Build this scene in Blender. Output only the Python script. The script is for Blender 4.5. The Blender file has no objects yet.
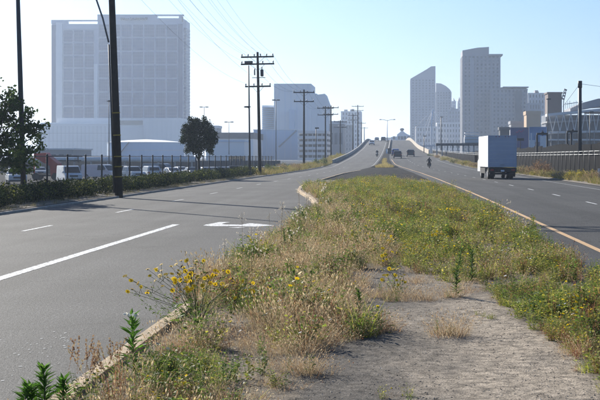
import bpy, math, random
import numpy as np
from mathutils import Vector, Matrix

# ------------------------------------------------------------------ camera, sky, sun, exposure
S = bpy.context.scene
COL = S.collection
PI = math.pi
FPX, CX, HY, EYE = 1350.0, 396.0, 157.0, 2.0          # focal length and vanishing point in 600x400 photo pixels

cam_d = bpy.data.cameras.new('camera')
cam = bpy.data.objects.new('camera', cam_d)
COL.objects.link(cam)
cam.location = (0, 0, EYE)
cam.rotation_euler = (PI / 2, 0, 0)
cam_d.sensor_width = 36
cam_d.lens = 36 * FPX / 600
cam_d.shift_x = -(CX - 300) / 600
cam_d.shift_y = -(200 - HY) / 600
cam_d.clip_start = 0.3
cam_d.clip_end = 20000
S.camera = cam

SUN_EL = math.radians(24.5)
SUN_AZ = math.radians(-34)                            # measured from +Y, negative towards -X
sun_dir = Vector((math.sin(SUN_AZ) * math.cos(SUN_EL), math.cos(SUN_AZ) * math.cos(SUN_EL), math.sin(SUN_EL)))

W = bpy.data.worlds.new('World')
S.world = W
W.use_nodes = True
nt = W.node_tree
sky = nt.nodes.new('ShaderNodeTexSky')
sky.sky_type = 'NISHITA'
sky.sun_disc = False
sky.sun_elevation = SUN_EL
sky.sun_rotation = SUN_AZ
sky.air_density = 1.0
sky.dust_density = 1.0
sky.ozone_density = 8.0
sky.altitude = 100
bg = nt.nodes['Background']
bg.inputs['Strength'].default_value = 0.076
nt.links.new(sky.outputs[0], bg.inputs['Color'])

sl = bpy.data.lights.new('sun', 'SUN')
sl.energy = 5.0
sl.angle = math.radians(0.5)
sl.color = (1.0, 0.945, 0.845)
sun = bpy.data.objects.new('sun', sl)
COL.objects.link(sun)
sun.location = (-60, 90, 80)
sun.rotation_euler = sun_dir.to_track_quat('Z', 'Y').to_euler()

S.view_settings.view_transform = 'Standard'
S.view_settings.look = 'None'
S.view_settings.gamma = 1.0
S.view_settings.exposure = 0.75
S.render.engine = 'CYCLES'
S.cycles.max_bounces = 8
S.cycles.volume_bounces = 1
S.cycles.transparent_max_bounces = 8
S.cycles.use_denoising = True
HAZE = 0.0002

random.seed(7)
RNG = np.random.default_rng(7)


def PXX(px, Y):
    return (px - CX) * Y / FPX


def PZZ(py, Y):
    return EYE - (py - HY) * Y / FPX


# ------------------------------------------------------------------ materials
def lin(c):
    return (c[0], c[1], c[2], 1.0)


def mat(name, col, rough=0.7, metal=0.0, var=0.12, scale=6.0, bump=0.0, spec=0.4, bscale=None, detail=4.0):
    m = bpy.data.materials.new(name)
    m.use_nodes = True
    t = m.node_tree
    b = t.nodes['Principled BSDF']
    b.inputs['Roughness'].default_value = rough
    b.inputs['Metallic'].default_value = metal
    b.inputs['Specular IOR Level'].default_value = spec
    tc = t.nodes.new('ShaderNodeTexCoord')
    n = t.nodes.new('ShaderNodeTexNoise')
    n.inputs['Scale'].default_value = scale
    n.inputs['Detail'].default_value = detail
    t.links.new(tc.outputs['Object'], n.inputs['Vector'])
    mx = t.nodes.new('ShaderNodeMix')
    mx.data_type = 'RGBA'
    mx.inputs[6].default_value = lin([max(0, c * (1 - var * 1.6)) for c in col])
    mx.inputs[7].default_value = lin([min(1, c * (1 + var * 1.6)) for c in col])
    t.links.new(n.outputs['Fac'], mx.inputs[0])
    t.links.new(mx.outputs[2], b.inputs['Base Color'])
    if bump:
        n2 = t.nodes.new('ShaderNodeTexNoise')
        n2.inputs['Scale'].default_value = bscale or scale * 4
        n2.inputs['Detail'].default_value = 5
        t.links.new(tc.outputs['Object'], n2.inputs['Vector'])
        bp = t.nodes.new('ShaderNodeBump')
        bp.inputs['Strength'].default_value = bump
        bp.inputs['Distance'].default_value = 0.02
        t.links.new(n2.outputs['Fac'], bp.inputs['Height'])
        t.links.new(bp.outputs[0], b.inputs['Normal'])
    return m


def foliage_mat(name, trans=0.45, rough=0.6, spec=0.2):
    """Leaf surface: the tint of each leaf comes from the mesh, part of the light passes through."""
    m = bpy.data.materials.new(name)
    m.use_nodes = True
    t = m.node_tree
    t.nodes.clear()
    out = t.nodes.new('ShaderNodeOutputMaterial')
    a = t.nodes.new('ShaderNodeAttribute')
    a.attribute_name = 'tint'
    p = t.nodes.new('ShaderNodeBsdfPrincipled')
    p.inputs['Roughness'].default_value = rough
    p.inputs['Specular IOR Level'].default_value = spec
    tr = t.nodes.new('ShaderNodeBsdfTranslucent')
    mixs = t.nodes.new('ShaderNodeMixShader')
    mixs.inputs[0].default_value = trans
    t.links.new(a.outputs['Color'], p.inputs['Base Color'])
    t.links.new(a.outputs['Color'], tr.inputs['Color'])
    t.links.new(p.outputs[0], mixs.inputs[1])
    t.links.new(tr.outputs[0], mixs.inputs[2])
    t.links.new(mixs.outputs[0], out.inputs['Surface'])
    return m


def asphalt_mat(name, base, grain=1.0, patch=0.25, spec=0.30):
    m = bpy.data.materials.new(name)
    m.use_nodes = True
    t = m.node_tree
    b = t.nodes['Principled BSDF']
    b.inputs['Roughness'].default_value = 0.82
    b.inputs['Specular IOR Level'].default_value = spec
    tc = t.nodes.new('ShaderNodeTexCoord')

    def noise(scale, detail, stretch=None):
        n = t.nodes.new('ShaderNodeTexNoise')
        n.inputs['Scale'].default_value = scale
        n.inputs['Detail'].default_value = detail
        if stretch:
            mp = t.nodes.new('ShaderNodeMapping')
            mp.inputs['Scale'].default_value = stretch
            t.links.new(tc.outputs['Object'], mp.inputs['Vector'])
            t.links.new(mp.outputs[0], n.inputs['Vector'])
        else:
            t.links.new(tc.outputs['Object'], n.inputs['Vector'])
        return n

    def ramp(src, p0, c0, p1, c1):
        r = t.nodes.new('ShaderNodeValToRGB')
        r.color_ramp.elements[0].position = p0
        r.color_ramp.elements[0].color = (c0, c0, c0, 1)
        r.color_ramp.elements[1].position = p1
        r.color_ramp.elements[1].color = (c1, c1, c1, 1)
        t.links.new(src, r.inputs[0])
        return r.outputs[0]

    def mul(a_, b_):
        x = t.nodes.new('ShaderNodeMix')
        x.data_type = 'RGBA'
        x.blend_type = 'MULTIPLY'
        x.inputs[0].default_value = 1
        t.links.new(a_, x.inputs[6])
        t.links.new(b_, x.inputs[7])
        return x.outputs[2]

    big = ramp(noise(0.22, 5).outputs['Fac'], 0.3, 1 - patch, 0.7, 1 + patch * 0.6)
    streak = ramp(noise(1.0, 4, (1.1, 0.03, 1)).outputs['Fac'], 0.32, 0.72, 0.68, 1.2)
    fine = ramp(noise(26, 4).outputs['Fac'], 0.34, 1 - 0.75 * grain, 0.66, 1 + 0.75 * grain)
    v = t.nodes.new('ShaderNodeTexVoronoi')
    v.inputs['Scale'].default_value = 42
    t.links.new(tc.outputs['Object'], v.inputs['Vector'])
    sp = ramp(v.outputs['Color'], 0.84, 1.0, 0.97, 3.2)
    col = t.nodes.new('ShaderNodeRGB')
    col.outputs[0].default_value = lin(base)
    c = mul(mul(mul(col.outputs[0], big), streak), mul(fine, sp))
    # sealed cracks and old seams
    vc = t.nodes.new('ShaderNodeTexVoronoi')
    vc.feature = 'DISTANCE_TO_EDGE'
    vc.inputs['Scale'].default_value = 0.16
    dis = noise(0.9, 5)
    add = t.nodes.new('ShaderNodeVectorMath')
    add.operation = 'ADD'
    scl = t.nodes.new('ShaderNodeVectorMath')
    scl.operation = 'SCALE'
    scl.inputs['Scale'].default_value = 2.2
    t.links.new(dis.outputs['Color'], scl.inputs[0])
    t.links.new(tc.outputs['Object'], add.inputs[0])
    t.links.new(scl.outputs[0], add.inputs[1])
    t.links.new(add.outputs[0], vc.inputs['Vector'])
    crk = ramp(vc.outputs['Distance'], 0.002, 0.5, 0.009, 1.0)
    c = mul(c, crk)
    t.links.new(c, b.inputs['Base Color'])
    bp = t.nodes.new('ShaderNodeBump')
    bp.inputs['Strength'].default_value = 0.75
    bp.inputs['Distance'].default_value = 0.02
    nb = noise(55, 4)
    t.links.new(nb.outputs['Fac'], bp.inputs['Height'])
    t.links.new(bp.outputs[0], b.inputs['Normal'])
    return m


def dirt_mat(name):
    """Compacted pale dirt with darker loose gravel patches; the mesh says where gravel lies."""
    m = bpy.data.materials.new(name)
    m.use_nodes = True
    t = m.node_tree
    b = t.nodes['Principled BSDF']
    b.inputs['Roughness'].default_value = 0.95
    b.inputs['Specular IOR Level'].default_value = 0.15
    tc = t.nodes.new('ShaderNodeTexCoord')
    at = t.nodes.new('ShaderNodeAttribute')
    at.attribute_name = 'tint'

    def N(s, d):
        n = t.nodes.new('ShaderNodeTexNoise')
        n.inputs['Scale'].default_value = s
        n.inputs['Detail'].default_value = d
        t.links.new(tc.outputs['Object'], n.inputs['Vector'])
        return n
    n1, n2 = N(9, 8), N(60, 3)
    v = t.nodes.new('ShaderNodeTexVoronoi')
    v.inputs['Scale'].default_value = 38
    t.links.new(tc.outputs['Object'], v.inputs['Vector'])

    def R(src, p0, a, p1, c):
        r = t.nodes.new('ShaderNodeValToRGB')
        r.color_ramp.elements[0].position = p0
        r.color_ramp.elements[0].color = (a, a, a, 1)
        r.color_ramp.elements[1].position = p1
        r.color_ramp.elements[1].color = (c, c, c, 1)
        t.links.new(src, r.inputs[0])
        return r.outputs[0]

    def M(a, c):
        x = t.nodes.new('ShaderNodeMix')
        x.data_type = 'RGBA'
        x.blend_type = 'MULTIPLY'
        x.inputs[0].default_value = 1
        t.links.new(a, x.inputs[6])
        t.links.new(c, x.inputs[7])
        return x.outputs[2]
    c = M(at.outputs['Color'], R(n1.outputs['Fac'], 0.32, 0.5, 0.68, 1.35))
    c = M(c, R(n2.outputs['Fac'], 0.3, 0.45, 0.7, 1.5))
    c = M(c, R(v.outputs['Color'], 0.2, 0.85, 0.9, 1.15))
    t.links.new(c, b.inputs['Base Color'])
    bp = t.nodes.new('ShaderNodeBump')
    bp.inputs['Strength'].default_value = 0.5
    bp.inputs['Distance'].default_value = 0.02
    t.links.new(n2.outputs['Fac'], bp.inputs['Height'])
    t.links.new(bp.outputs[0], b.inputs['Normal'])
    return m


def glass_mat(name, col, rough=0.12):
    m = bpy.data.materials.new(name)
    m.use_nodes = True
    b = m.node_tree.nodes['Principled BSDF']
    b.inputs['Base Color'].default_value = lin(col)
    b.inputs['Roughness'].default_value = rough
    b.inputs['Specular IOR Level'].default_value = 0.6
    return m


def paint_mat(name, col, thr):
    """Road paint worn through to the asphalt in small spots."""
    m = mat(name, col, 0.8, var=0.14, scale=3, detail=8)
    t = m.node_tree
    b = t.nodes['Principled BSDF']
    src = b.inputs['Base Color'].links[0].from_socket
    tc = t.nodes.new('ShaderNodeTexCoord')
    n = t.nodes.new('ShaderNodeTexNoise')
    n.inputs['Scale'].default_value = 11
    n.inputs['Detail'].default_value = 9
    n.inputs['Roughness'].default_value = 0.7
    t.links.new(tc.outputs['Object'], n.inputs['Vector'])
    r = t.nodes.new('ShaderNodeValToRGB')
    r.color_ramp.elements[0].position = thr - 0.05
    r.color_ramp.elements[1].position = thr + 0.03
    t.links.new(n.outputs['Fac'], r.inputs[0])
    x = t.nodes.new('ShaderNodeMix')
    x.data_type = 'RGBA'
    x.inputs[6].default_value = (0.12, 0.12, 0.118, 1)
    t.links.new(r.outputs[0], x.inputs[0])
    t.links.new(src, x.inputs[7])
    t.links.new(x.outputs[2], b.inputs['Base Color'])
    return m


MT = {}
MT['asphalt'] = asphalt_mat('asphalt', (0.061, 0.059, 0.056), patch=0.34)
MT['asphalt_right'] = asphalt_mat('asphalt_smooth', (0.054, 0.053, 0.052), grain=0.9, patch=0.2, spec=0.2)
MT['gore'] = asphalt_mat('asphalt_weathered', (0.034, 0.031, 0.027), grain=1.0, patch=0.4, spec=0.04)
MT['dirt'] = dirt_mat('dirt')
MT['white_paint'] = paint_mat('road_paint_white', (0.72, 0.72, 0.70), .47)
MT['worn_paint'] = paint_mat('road_paint_worn', (0.46, 0.46, 0.45), .48)
MT['yellow_paint'] = paint_mat('road_paint_yellow', (0.58, 0.36, 0.17), .40)
MT['kerb'] = mat('kerb_concrete', (0.46, 0.34, 0.21), 0.9, var=0.42, scale=5, bump=0.9, bscale=30, detail=9)
MT['kerb_grey'] = mat('kerb_grey', (0.34, 0.30, 0.25), 0.9, var=0.3, scale=3, bump=0.4, bscale=30)
MT['concrete'] = mat('concrete', (0.36, 0.34, 0.31), 0.9, var=0.16, scale=1.5, bump=0.3, bscale=20)
MT['concrete_warm'] = mat('concrete_warm', (0.50, 0.43, 0.34), 0.9, var=0.12, scale=0.8)
MT['earth'] = mat('bare_earth', (0.17, 0.145, 0.115), 0.95, var=0.3, scale=0.6, detail=9, bump=0.4, bscale=8)
MT['lot'] = mat('lot_surface', (0.045, 0.044, 0.043), 0.95, spec=0.04, var=0.25, scale=0.25, detail=8)
MT['far_ground'] = mat('far_ground', (0.075, 0.07, 0.06), 0.95, spec=0.04, var=0.3, scale=0.02, detail=8)
MT['pole_wood'] = mat('pole_wood', (0.020, 0.016, 0.014), 0.9, var=0.3, scale=5, bump=0.4, bscale=30)
MT['pole_steel'] = mat('pole_steel', (0.045, 0.048, 0.055), 0.5, metal=0.3, var=0.1)
MT['galv'] = mat('galvanised_steel', (0.34, 0.35, 0.36), 0.5, metal=0.5, var=0.1)
MT['black_steel'] = mat('black_steel', (0.02, 0.02, 0.022), 0.6, var=0.1)
MT['wire'] = mat('wire', (0.16, 0.16, 0.17), 0.6)
MT['fence_post'] = mat('fence_post_grey', (0.10, 0.10, 0.10), 0.6)
MT['ceramic'] = mat('insulator_ceramic', (0.10, 0.09, 0.085), 0.3)
MT['yellow_band'] = mat('yellow_band', (0.42, 0.27, 0.03), 0.6)
MT['white_car'] = mat('white_car_paint', (0.75, 0.75, 0.75), 0.3, var=0.02, spec=0.5)
MT['silver_car'] = mat('silver_car_paint', (0.35, 0.36, 0.38), 0.3, metal=0.4, var=0.02)
MT['dark_car'] = mat('dark_car_paint', (0.025, 0.027, 0.03), 0.3, var=0.05)
MT['blue_car'] = mat('blue_car_paint', (0.03, 0.10, 0.36), 0.3, var=0.03)
MT['red_paint'] = mat('red_paint', (0.58, 0.05, 0.03), 0.55, var=0.18, scale=0.8)
MT['car_glass'] = glass_mat('car_glass', (0.015, 0.018, 0.022))
MT['rubber'] = mat('tyre_rubber', (0.015, 0.015, 0.015), 0.9)
MT['rim'] = mat('wheel_rim', (0.35, 0.35, 0.36), 0.4, metal=0.6)
MT['chrome'] = mat('headlight_lens', (0.6, 0.6, 0.6), 0.15)
MT['tail_red'] = mat('tail_lens', (0.35, 0.015, 0.01), 0.3)
MT['truck_white'] = mat('truck_box_white', (0.78, 0.78, 0.77), 0.45, var=0.07, scale=0.7, detail=8)
MT['truck_door'] = mat('truck_door_shaded', (0.44, 0.47, 0.55), 0.5, var=0.12, scale=0.7, detail=8)  # blue-grey base puts the rear's shade into the colour; the noise is grime
MT['truck_dark'] = mat('truck_underbody', (0.018, 0.017, 0.016), 0.8, var=0.2)
MT['skin'] = mat('skin', (0.40, 0.22, 0.15), 0.6)
MT['jacket'] = mat('jacket_black', (0.02, 0.02, 0.022), 0.7)
MT['helmet'] = mat('helmet_black', (0.02, 0.02, 0.02), 0.25)
MT['helmet_white'] = mat('helmet_white', (0.7, 0.7, 0.7), 0.25)
MT['screen'] = mat('fence_screen', (0.016, 0.016, 0.017), 0.95, var=0.3, scale=1.3, spec=0.03)
MT['cloth'] = mat('shade_cloth', (0.012, 0.012, 0.013), 0.95, var=0.3, scale=0.8, spec=0.03)
MT['hotel_glass'] = mat('hotel_glass', (0.02, 0.05, 0.15), 0.4, var=0.25, scale=0.09, spec=0.12)
MT['hotel_frame'] = mat('hotel_frame', (0.42, 0.45, 0.53), 0.6, var=0.05, scale=0.05)
MT['pale_wall'] = mat('pale_wall', (0.68, 0.68, 0.68), 0.8, var=0.06, scale=0.05)
MT['white_wall'] = mat('white_wall', (0.84, 0.85, 0.86), 0.8, var=0.04, scale=0.05)
MT['blue_white_wall'] = mat('blue_white_wall', (0.55, 0.66, 0.80), 0.8, var=0.05, scale=0.06)
MT['grey_wall'] = mat('grey_wall', (0.30, 0.30, 0.31), 0.8, var=0.1, scale=0.05)
MT['dark_grey'] = mat('dark_grey_wall', (0.07, 0.075, 0.085), 0.8, var=0.15, scale=0.2)
MT['tower_wall'] = mat('tower_wall', (0.30, 0.32, 0.36), 0.75, var=0.06, scale=0.05)
MT['tower_tan'] = mat('tower_tan', (0.30, 0.30, 0.315), 0.75, var=0.06, scale=0.05)
MT['tower_glass'] = mat('tower_glass', (0.06, 0.08, 0.11), 0.3, var=0.3, scale=0.1, spec=0.2)
MT['brown_wall'] = mat('brown_wall', (0.17, 0.12, 0.10), 0.8, var=0.08, scale=0.1)
MT['tan_wall'] = mat('tan_wall', (0.50, 0.34, 0.20), 0.8, var=0.08, scale=0.1)
MT['billboard'] = mat('billboard_blue', (0.075, 0.09, 0.22), 0.6, var=0.15, scale=0.4)
MT['pink'] = mat('billboard_pink', (0.55, 0.12, 0.25), 0.6)
MT['mural_sky'] = mat('mural_sky_blue', (0.12, 0.25, 0.45), 0.6, var=0.3, scale=0.3)
MT['mural_white'] = mat('mural_white', (0.6, 0.65, 0.7), 0.6)
MT['mural_navy'] = mat('mural_navy', (0.03, 0.06, 0.15), 0.6)
MT['bark'] = mat('bark', (0.06, 0.045, 0.035), 0.95, var=0.3, scale=8, bump=0.5)
MT['leaf'] = foliage_mat('leaf', 0.5)
MT['hedge_leaf'] = foliage_mat('hedge_leaf', 0.32, 0.75, 0.08)
MT['dry'] = foliage_mat('dry_grass', 0.38, 0.8)
MT['petal'] = foliage_mat('petal', 0.35, 0.6)
MT['stone'] = mat('pebble', (0.17, 0.16, 0.15), 0.9, var=0.45, scale=3.0)
MT['chips'] = mat('paint_chip', (0.55, 0.55, 0.53), 0.85, var=.3, scale=20)
MT['litter'] = mat('paper_litter', (0.75, 0.75, 0.73), 0.8)


# ------------------------------------------------------------------ mesh helpers
class MB:
    def __init__(self):
        self.v, self.f, self.sm = [], [], []

    def add(self, vs, fs, smooth=False):
        o = len(self.v)
        self.v += [tuple(p) for p in vs]
        self.f += [tuple(i + o for i in f) for f in fs]
        self.sm += [smooth] * len(fs)
        return self

    def box(self, x0, x1, y0, y1, z0, z1):
        vs = [(x, y, z) for z in (z0, z1) for y in (y0, y1) for x in (x0, x1)]
        return self.add(vs, [(0, 2, 3, 1), (4, 5, 7, 6), (0, 1, 5, 4), (2, 6, 7, 3), (0, 4, 6, 2), (1, 3, 7, 5)])

    def bar(self, p, q, w, h):
        """A rectangular bar from p to q, w wide and h high."""
        p, q = Vector(p), Vector(q)
        d = (q - p).normalized()
        up = Vector((0, 0, 1)) if abs(d.z) < 0.95 else Vector((0, 1, 0))
        s = d.cross(up).normalized()
        u = s.cross(d).normalized()
        vs = []
        for c in (p, q):
            for a, b in ((-1, -1), (1, -1), (1, 1), (-1, 1)):
                vs.append(c + s * a * w / 2 + u * b * h / 2)
        return self.add(vs, [(3, 2, 1, 0), (4, 5, 6, 7), (0, 1, 5, 4), (1, 2, 6, 5), (2, 3, 7, 6), (3, 0, 4, 7)])

    def tube(self, pts, rs, n=8, cap=True):
        pts = [Vector(p) for p in pts]
        if not isinstance(rs, (list, tuple)):
            rs = [rs] * len(pts)
        vs, fs = [], []
        for i, p in enumerate(pts):
            d = (pts[min(i + 1, len(pts) - 1)] - pts[max(i - 1, 0)]).normalized()
            up = Vector((0, 0, 1)) if abs(d.z) < 0.9 else Vector((0, 1, 0))
            s = d.cross(up).normalized()
            u = s.cross(d).normalized()
            for k in range(n):
                a = 2 * PI * k / n
                vs.append(p + (s * math.cos(a) + u * math.sin(a)) * rs[i])
        for i in range(len(pts) - 1):
            for k in range(n):
                fs.append((i * n + k, i * n + (k + 1) % n, (i + 1) * n + (k + 1) % n, (i + 1) * n + k))
        self.add(vs, fs, True)
        if cap:
            o = len(self.v) - len(vs)
            self.f += [tuple(o + k for k in range(n))[::-1], tuple(o + (len(pts) - 1) * n + k for k in range(n))]
            self.sm += [False, False]
        return self

    def prism(self, poly, x0, x1, tx=None):
        """poly is (y, z) points; extruded along x. tx(z) scales x."""
        n = len(poly)
        tx = tx or (lambda z: 1.0)
        vs = [(x0 * tx(z), y, z) for y, z in poly] + [(x1 * tx(z), y, z) for y, z in poly]
        fs = [tuple(range(n)), tuple(range(2 * n - 1, n - 1, -1))]
        fs += [(i, i + n, (i + 1) % n + n, (i + 1) % n) for i in range(n)]
        return self.add(vs, fs)

    def slab(self, poly, z0, z1):
        n = len(poly)
        vs = [(x, y, z0) for x, y in poly] + [(x, y, z1) for x, y in poly]
        fs = [tuple(range(n - 1, -1, -1)), tuple(range(n, 2 * n))]
        fs += [(i, (i + 1) % n, (i + 1) % n + n, i + n) for i in range(n)]
        return self.add(vs, fs)

    def face_front(self, poly, y0, y1):
        """poly is (x, z); extruded along y."""
        n = len(poly)
        vs = [(x, y0, z) for x, z in poly] + [(x, y1, z) for x, z in poly]
        fs = [tuple(range(n)), tuple(range(2 * n - 1, n - 1, -1))]
        fs += [(i, i + n, (i + 1) % n + n, (i + 1) % n) for i in range(n)]
        return self.add(vs, fs)

    def ball(self, c, rx, ry=None, rz=None, n=10, m=6):
        ry = ry or rx
        rz = rz or rx
        vs = [(c[0], c[1], c[2] - rz)]
        for i in range(1, m):
            t = PI * i / m - PI / 2
            for k in range(n):
                a = 2 * PI * k / n
                vs.append((c[0] + rx * math.cos(t) * math.cos(a), c[1] + ry * math.cos(t) * math.sin(a), c[2] + rz * math.sin(t)))
        vs.append((c[0], c[1], c[2] + rz))
        fs = [(0, 1 + (k + 1) % n, 1 + k) for k in range(n)]
        for i in range(m - 2):
            for k in range(n):
                a, b = 1 + i * n + k, 1 + i * n + (k + 1) % n
                fs.append((a, b, b + n, a + n))
        L = len(vs) - 1
        fs += [(L, L - n + k, L - n + (k + 1) % n) for k in range(n)]
        return self.add(vs, fs, True)

    def mesh(self, name, m):
        me = bpy.data.meshes.new(name)
        me.from_pydata(self.v, [], self.f)
        me.polygons.foreach_set('use_smooth', self.sm)
        me.materials.append(m)
        me.validate()
        me.update()
        return me

    def build(self, name, m, parent=None, loc=None, bevel=0, rot=None):
        """Link the shape as ONE mesh object."""
        o = bpy.data.objects.new(name, self.mesh(name, m))
        return place(o, parent, loc, bevel, rot)


def place(o, parent=None, loc=None, bevel=0, rot=None):
    COL.objects.link(o)
    if parent:
        o.parent = parent
    if loc is not None:
        o.location = loc
    if rot is not None:
        o.rotation_euler = rot
    if bevel:
        b = o.modifiers.new('bevel', 'BEVEL')
        b.width = bevel
        b.segments = 2
        b.limit_method = 'ANGLE'
    return o


def recalc(o):
    import bmesh
    bm = bmesh.new()
    bm.from_mesh(o.data)
    bmesh.ops.recalc_face_normals(bm, faces=bm.faces)
    bm.to_mesh(o.data)
    bm.free()
    return o


def tag(o, label=None, cat=None, group=None, kind=None):
    if label:
        o['label'] = label
    if cat:
        o['category'] = cat
    if group:
        o['group'] = group
    if kind:
        o['kind'] = kind
    return o


def thing(name, label, cat, loc=(0, 0, 0), rotz=0.0, group=None):
    o = bpy.data.objects.new(name, None)
    COL.objects.link(o)
    o.location = loc
    o.rotation_euler = (0, 0, rotz)
    return tag(o, label, cat, group)


def share(src, name=None, parent=None, loc=None, rot=None, scale=None):
    """Another object on the same mesh data."""
    c = src.copy()
    COL.objects.link(c)
    if parent:
        c.parent = parent
    if loc is not None:
        c.location = loc
    if rot is not None:
        c.rotation_euler = rot
    if scale is not None:
        c.scale = scale
    return c


def dup(root, loc, rotz=0.0, label=None, group=None, scale=None):
    """A copy of a thing with copies of its parts and sub-parts."""
    r = root.copy()
    COL.objects.link(r)
    r.location = loc
    r.rotation_euler = (root.rotation_euler[0], root.rotation_euler[1], rotz)
    if scale is not None:
        r.scale = (scale,) * 3 if isinstance(scale, (int, float)) else scale
    if label:
        r['label'] = label
    if group:
        r['group'] = group
    for ch in KIDS(root):
        c = ch.copy()
        COL.objects.link(c)
        c.parent = r
        for g in KIDS(ch):
            d = g.copy()
            COL.objects.link(d)
            d.parent = c
    return r


def KIDS(o):
    return list(o.children)


def np_mesh(name, V, F, m, tint=None, smooth=False):
    me = bpy.data.meshes.new(name)
    V = np.asarray(V, np.float32)
    F = np.asarray(F, np.int32)
    k = F.shape[1]
    me.vertices.add(len(V))
    me.vertices.foreach_set('co', V.ravel())
    me.loops.add(F.size)
    me.loops.foreach_set('vertex_index', F.ravel())
    me.polygons.add(len(F))
    me.polygons.foreach_set('loop_start', np.arange(0, F.size, k, dtype=np.int32))
    me.polygons.foreach_set('use_smooth', np.full(len(F), smooth))
    if tint is not None:
        a = me.color_attributes.new('tint', 'FLOAT_COLOR', 'POINT')
        c = np.ones((len(V), 4), np.float32)
        c[:, :3] = np.clip(tint, 0, 1)
        a.data.foreach_set('color', c.ravel())
    me.materials.append(m)
    me.update(calc_edges=True)
    return me


def obj_np(name, V, F, m, tint=None, parent=None, loc=None, smooth=False):
    return place(bpy.data.objects.new(name, np_mesh(name, V, F, m, tint, smooth)), parent, loc)


def vnoise(x, y, seed=0):
    """Smooth value noise on numpy arrays, 0..1."""
    xi, yi = np.floor(x).astype(np.int64), np.floor(y).astype(np.int64)
    xf, yf = x - xi, y - yi
    u, w = xf * xf * (3 - 2 * xf), yf * yf * (3 - 2 * yf)

    def h(a, b):
        n = (a * 374761393 + b * 668265263 + seed * 144269) & 0xffffffff
        n = ((n ^ (n >> 13)) * 1274126177) & 0xffffffff
        return ((n ^ (n >> 16)) & 0xffff) / 65535.0
    return (h(xi, yi) * (1 - u) + h(xi + 1, yi) * u) * (1 - w) + (h(xi, yi + 1) * (1 - u) + h(xi + 1, yi + 1) * u) * w


def fbm(x, y, seed=0, o=4):
    r, a, t = 0, 0.5, 0
    for i in range(o):
        r = r + a * vnoise(x * 2 ** i, y * 2 ** i, seed + i * 17)
        t += a
        a *= 0.5
    return r / t


# ------------------------------------------------------------------ road geometry
def curve(tab):
    xs, ys = np.array([a for a, _ in tab], float), np.array([b for _, b in tab], float)
    fine = np.linspace(xs[0], xs[-1], 1200)
    v = np.interp(fine, xs, ys)
    k = 9
    p = np.pad(v, (k, k), mode='edge')
    s = np.convolve(p, np.ones(2 * k + 1) / (2 * k + 1), 'valid')
    return lambda y: np.interp(y, fine, s)


ZR = curve([(-20, 0), (160, 0), (195, .08), (228, .3), (260, .75), (304, 1.55), (345, 2.3), (386, 3.3), (435, 4.6), (485, 6.3), (530, 7.95), (560, 8.8), (590, 9.35), (640, 9.7), (700, 9.6), (900, 5)])
XLO = curve([(-20, -13.6), (110, -13.6), (170, -13.3), (228, -12.2), (300, -12), (540, -12), (900, -12)])
XLI_T = [(-20, -2.7), (40, -2.75), (46, -2.85), (53, -3.2), (58, -3.6), (64, -4.15), (72, -5.1), (77, -5.65), (86, -6.2), (96, -6.5), (159, -6.4), (212, -4.9), (241, -3.6), (300, -3.4), (900, -3.4)]
XLI = lambda y: np.interp(y, [a for a, _ in XLI_T], [b for _, b in XLI_T])
XRI = curve([(-20, 3.2), (77, 3.1), (123, 2.8), (169, 2.2), (210, 1.0), (250, -.7), (300, -1.6), (360, -1.9), (900, -2)])
XRO = curve([(-20, 13.6), (96, 14), (160, 14), (215, 12.6), (270, 11), (375, 8.6), (450, 7), (540, 5.9), (640, 5.2), (900, 4)])


def ribbon(name, xa, xb, ys, m, dz=0.0, parent=None, n=2, kind='structure'):
    ys = np.asarray(ys, float)
    V, F = [], []
    for y in ys:
        a, b = float(xa(y)), float(xb(y))
        z = float(ZR(y)) + dz
        for k in range(n):
            V.append((a + (b - a) * k / (n - 1), y, z))
    for i in range(len(ys) - 1):
        for k in range(n - 1):
            F.append((i * n + k, i * n + k + 1, (i + 1) * n + k + 1, (i + 1) * n + k))
    o = obj_np(name, V, F, m, parent=parent)
    if kind and not parent:
        o['kind'] = kind
    return o


def wall_ribbon(name, xa, w, ys, z0, z1, m, parent=None):
    """A wall that follows a road edge: closed box section."""
    V, F = [], []
    for y in ys:
        a = float(xa(y))
        zr = float(ZR(y))
        lo = z0 if z0 < -0.5 else zr + z0
        V += [(a, y, lo), (a + w, y, lo), (a + w, y, zr + z1), (a, y, zr + z1)]
    for i in range(len(ys) - 1):
        o, p = i * 4, i * 4 + 4
        for k in range(4):
            F.append((o + k, p + k, p + (k + 1) % 4, o + (k + 1) % 4))
    e = len(V) - 4
    F += [(0, 1, 2, 3), (e + 3, e + 2, e + 1, e)]
    return obj_np(name, V, F, m, parent=parent)


YS = np.concatenate([np.arange(-12, 160, 2.0), np.arange(160, 900, 5.0)])

# ground: one sheet, the yard on the left lies a metre lower
gx = np.array([-6000, -2500, -900, -400, -200, -100, -50, -24, -20.5, -18.2, 0, 18, 40, 120, 400, 1200, 6000.0])
gy = np.array([-3000, -500, -60, -12, 20, 60, 120, 180, 200, 230, 260, 300, 400, 600, 900, 1600, 3000, 9000.0])
V = [(x, y, -1.06 if x < -19 or (y > 230 and x < -12) else -0.08) for y in gy for x in gx]
nx = len(gx)
F = [(j * nx + i, j * nx + i + 1, (j + 1) * nx + i + 1, (j + 1) * nx + i) for j in range(len(gy) - 1) for i in range(nx - 1)]
tag(obj_np('ground', V, F, MT['far_ground']), kind='structure')
mb = MB()
mb.box(-150, -20.6, 40, 250, -1.06, -1.04)
tag(mb.build('yard_pavement', MT['lot']), kind='structure')

ribbon('left_road', XLO, XLI, YS, MT['asphalt'], n=4)
ribbon('right_road', lambda y: XRI(y) - 0.0, XRO, YS, MT['asphalt_right'], n=4)
ribbon('gore_pavement', XLI, XRI, np.arange(96, 262, 3.0), MT['gore'], dz=-0.006, n=3)
ribbon('bridge_median', XLI, XRI, np.arange(225, 900, 5.0), MT['gore'], dz=0.09, n=3)

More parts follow.
